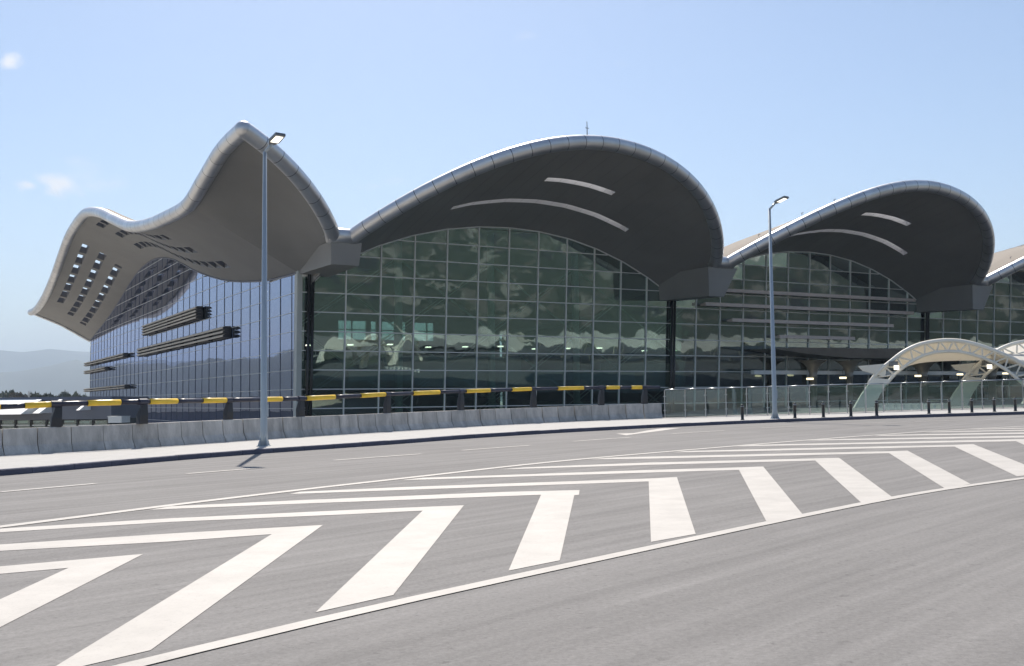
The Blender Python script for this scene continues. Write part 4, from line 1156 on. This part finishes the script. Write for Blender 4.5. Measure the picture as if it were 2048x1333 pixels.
# ------------------------------------------------------------------ low buildings, trees and masts on the left, beyond the ramp
def lowpt(x, y, Y): return hit(x, y, Vector((0, Y, 0)), Vector((0, 1, 0)))
sb = empty('service_building', (lowpt(20, 800, 92).x, 92, GZ), 'low grey service building with green glass strip behind the barriers at far left', 'building')
def sbox(name, x0, y0, x1, y1, Y, dep, mat, par=None):
    par = par or sb
    a, b = lowpt(x0, y0, Y), lowpt(x1, y1, Y); L = par.location if par is sb else sb.location
    return MB().box((a.x - L.x, Y - L.y, b.z - L.z), (b.x - L.x, Y + dep - L.y, a.z - L.z)).build(name, M[mat], par)
sbox('upper_wall', -200, 799.5, 222, 838.5, 92, 9, 'bldg')
sbox('lower_wall', -200, 839, 222, 990, 92.5, 8, 'inner')
sbox('roof_edge', -200, 797.8, 223, 799.3, 91.8, 9.4, 'framedark')
for i in range(9):
    x = -60 + i * 31; sbox('window', x, 841, x + 26, 864, 92.2, .12, 'grail')
    sbox('mullion', x + 27, 839.2, x + 30, 870, 92.1, .3, 'black')
    sbox('blind', x + 2, 842 + (i % 3), x + 22, 845 + (i % 2) * 2, 92.3, .08, 'teal')
    sbox('balustrade', x, 850, x + 26, 852, 92.02, .08, 'steel')
def single(name, x0, y0, x1, y1, Y, dep, mat, lab, cat, grp=None):
    a, b = lowpt(x0, y0, Y), lowpt(x1, y1, Y)
    w, h = b.x - a.x, a.z - b.z
    mb = MB()
    if mat == 'bldgw':          # low white units, front face sloped only to catch the sun
        mb.add([(0, 0, 0), (w, 0, 0), (w, h * 3, h), (0, h * 3, h), (w, h * 3.1, 0), (0, h * 3.1, 0)], [(0, 1, 2, 3), (3, 2, 4, 5), (0, 5, 4, 1), (0, 3, 5), (1, 4, 2)])
    else: mb.box((0, 0, 0), (w, dep, h * .9)).box((-.04 * w, -.03, h * .9), (w * 1.04, dep + .03, h))
    return tag(mb.build(name, M[mat], loc=Vector((a.x, Y, b.z))), lab, cat, grp)
single('white_container', -60, 799.6, 41, 829, 88.0, 2.4, 'bldgw', 'long white cabin partly hidden by the rail at the far left edge', 'cabin')
for i, (x0, y0, x1, y1) in enumerate(((65, 805, 78, 827), (68, 799.3, 79, 802.5), (109, 799, 116, 806), (152, 800.5, 158, 821))):
    single('rooftop_unit', x0, y0, x1, y1, 89.5, .9, 'bldgw', ['tall white unit just left of the leftmost rail post', 'small white cap unit above the tall white unit at left', 'small white unit over the leftmost rail post', 'narrow white unit right of the leftmost rail post'][i], 'rooftop unit', 'white units on the service building')
# grey canopy piece right of the service building
single('grey_awning', 216, 833, 243, 846, 90, 2, 'frame', 'pale grey awning beside the dark opening of the low building', 'awning')

def crown_mesh(name, seed, mat, n=1300):
    rnd = random.Random(seed); vs = []; fs = []
    blobs = [(rnd.uniform(-.5, .5), rnd.uniform(-.5, .5), rnd.uniform(.25, .85), rnd.uniform(.28, .5)) for _ in range(9)]
    for k in range(n):
        bx, by, bz, br = rnd.choice(blobs)
        while True:
            d = Vector((rnd.uniform(-1, 1), rnd.uniform(-1, 1), rnd.uniform(-1, 1)))
            if .2 < d.length < 1: break
        c = Vector((bx, by, bz)) + d.normalized() * br * (rnd.random() ** .4)
        u = Vector((rnd.gauss(0, 1), rnd.gauss(0, 1), rnd.gauss(0, 1))).normalized(); w = u.orthogonal().normalized(); s = rnd.uniform(.09, .19)
        b = len(vs); vs += [c - u * s, c - w * s * .6, c + u * s, c + w * s * .6]; fs.append((b, b + 1, b + 2, b + 3))
    return mesh(name, vs, fs, mat)
crowns = [crown_mesh('crown', 10 + i, [M['leafA'], M['leafA'], M['leafB'], M['leafA']][i]) for i in range(4)]
trunkm = MB().tube([(0, 0, 0), (.01, 0, .25), (-.01, .01, .5)], [.04, .03, .015], 6).mesh('trunk', M['bark'])
tr = [(-40, 781, 26), (-14, 779, 24), (6, 785, 20), (20, 788, 22), (33, 783, 24), (47, 787, 16), (60, 789, 16), (72, 788, 14), (86, 789.5, 18), (100, 790, 16), (113, 791, 14), (130, 784.5, 14), (139, 788, 13), (151, 786.5, 12), (160, 790.5, 12), (170, 791, 12)]
spec = {3: 'reddish brown tree on the skyline left of the pale mast', 10: None}
for i, (x, ty, w) in enumerate(tr):
    Y = 430 + 14 * (i % 4); p = lowpt(x, ty, Y); h = p.z - GZ; wd = w * 1.7 / FPX * Y
    k = 2 if i in (4, 5, 10, 13) else i % 2
    o = empty('tree', (p.x, Y, GZ))
    c = link('crown', crowns[k], o, Vector((0, 0, h * .42))); c.scale = (wd * .8, wd * .8, h * .52); c.rotation_euler = (0, 0, i * 1.3)
    t = link('trunk', trunkm, o); t.scale = (h * .5, h * .5, h)
    lab = ['dark leafy tree at the far left edge of the skyline row', 'dark round tree second from the left edge on the skyline', 'low dark tree third from the left edge on the skyline', 'dark tree fourth from the left edge on the skyline',
           'brownish tree just left of the pale mast', 'small brownish tree touching the pale mast', 'dark tree immediately right of the pale mast', 'second dark tree right of the pale mast', 'third tree right of the pale mast, broad and low', 'fourth tree right of the pale mast, low and dark',
           'brownish low tree midway between mast and terminal', 'taller dark tree to the right of the midway brownish one', 'dark tree beside the taller one toward the terminal', 'brownish tree near the terminal end of the skyline row', 'small dark tree second from the terminal wall', 'small dark tree touching the terminal wall on the skyline'][i]
    tag(o, lab, 'tree', 'trees on the skyline left of the terminal')
# mast
p = lowpt(58, 783, 300)
ms = MB().tube([(0, 0, 0), (0, 0, p.z - GZ)], [.35, .22], 8).box((-.5, -.3, p.z - GZ - 1.2), (.5, .3, p.z - GZ - .9)).build('floodlight_mast', M['conc'], loc=Vector((p.x, 300, GZ)))
tag(ms, 'pale slim mast rising among the trees on the left skyline', 'mast')

# things standing outside the frame whose reflection the glass shows
def tent(x, y, w, h, rz, lab):
    root = empty('tensile_tent', (x, y, 0.3), lab, 'tent', 'white tents across the road from the terminal', rz)
    n = 6; vs, fs = [], []; m = 24
    for i in range(m + 1):
        for j in range(7):
            u = i / m * 4; q = j / 6
            z = h * (.66 + (.22 + .12 * math.sin(x * .37 + int(u) * 2.1)) * abs(math.cos(math.pi * u)) ** 2.2) * (1 - .30 * q * q) ; vs.append((i / m * w - w / 2, (q - .5) * 9, z))
    for i in range(m):
        for j in range(6): fs.append((i * 7 + j, (i + 1) * 7 + j, (i + 1) * 7 + j + 1, i * 7 + j + 1))
    obj('membrane', vs, fs, M['membrane'], root, smooth=True)
    for k in range(5):
        px_ = -w / 2 + w * k / 4
        MB().tube([(px_, -4.4, -8), (px_, -4.4, h * .62)], .12, 6).build('pole', M['cream'], root)
    return root
ords = ['first', 'second', 'third', 'fourth', 'fifth', 'sixth', 'seventh']
for k in range(7):
    p = world(30 + 25 * k, 66, 0)
    tent(p.x, p.y, 24, 6.4, RZ, 'white peaked tensile tent mirrored in the front glass, %s from the arched canopy' % ords[k])
hg = empty('tent_backdrop', (-150, 268, GZ), 'long white shed standing in for the tents mirrored low in the blue side glass', 'backdrop', rz=R_(52))  # unseen block added for the pale tent band in the side glass
MB().box((-60, 0, 7.0), (45, 16, 10.6)).build('wall', M['membrane'], hg)
MB().box((-60, .6, 0), (45, 15, 7.0)).build('base', M['bldg'], hg)
MB().box((-60.5, -.4, 10.6), (45.5, 16.4, 11.0)).build('roof', M['roofgrey'], hg)
print('objects', len(bpy.data.objects), 'tris', sum(len(o.data.polygons) for o in bpy.data.objects if o.type == 'MESH'))
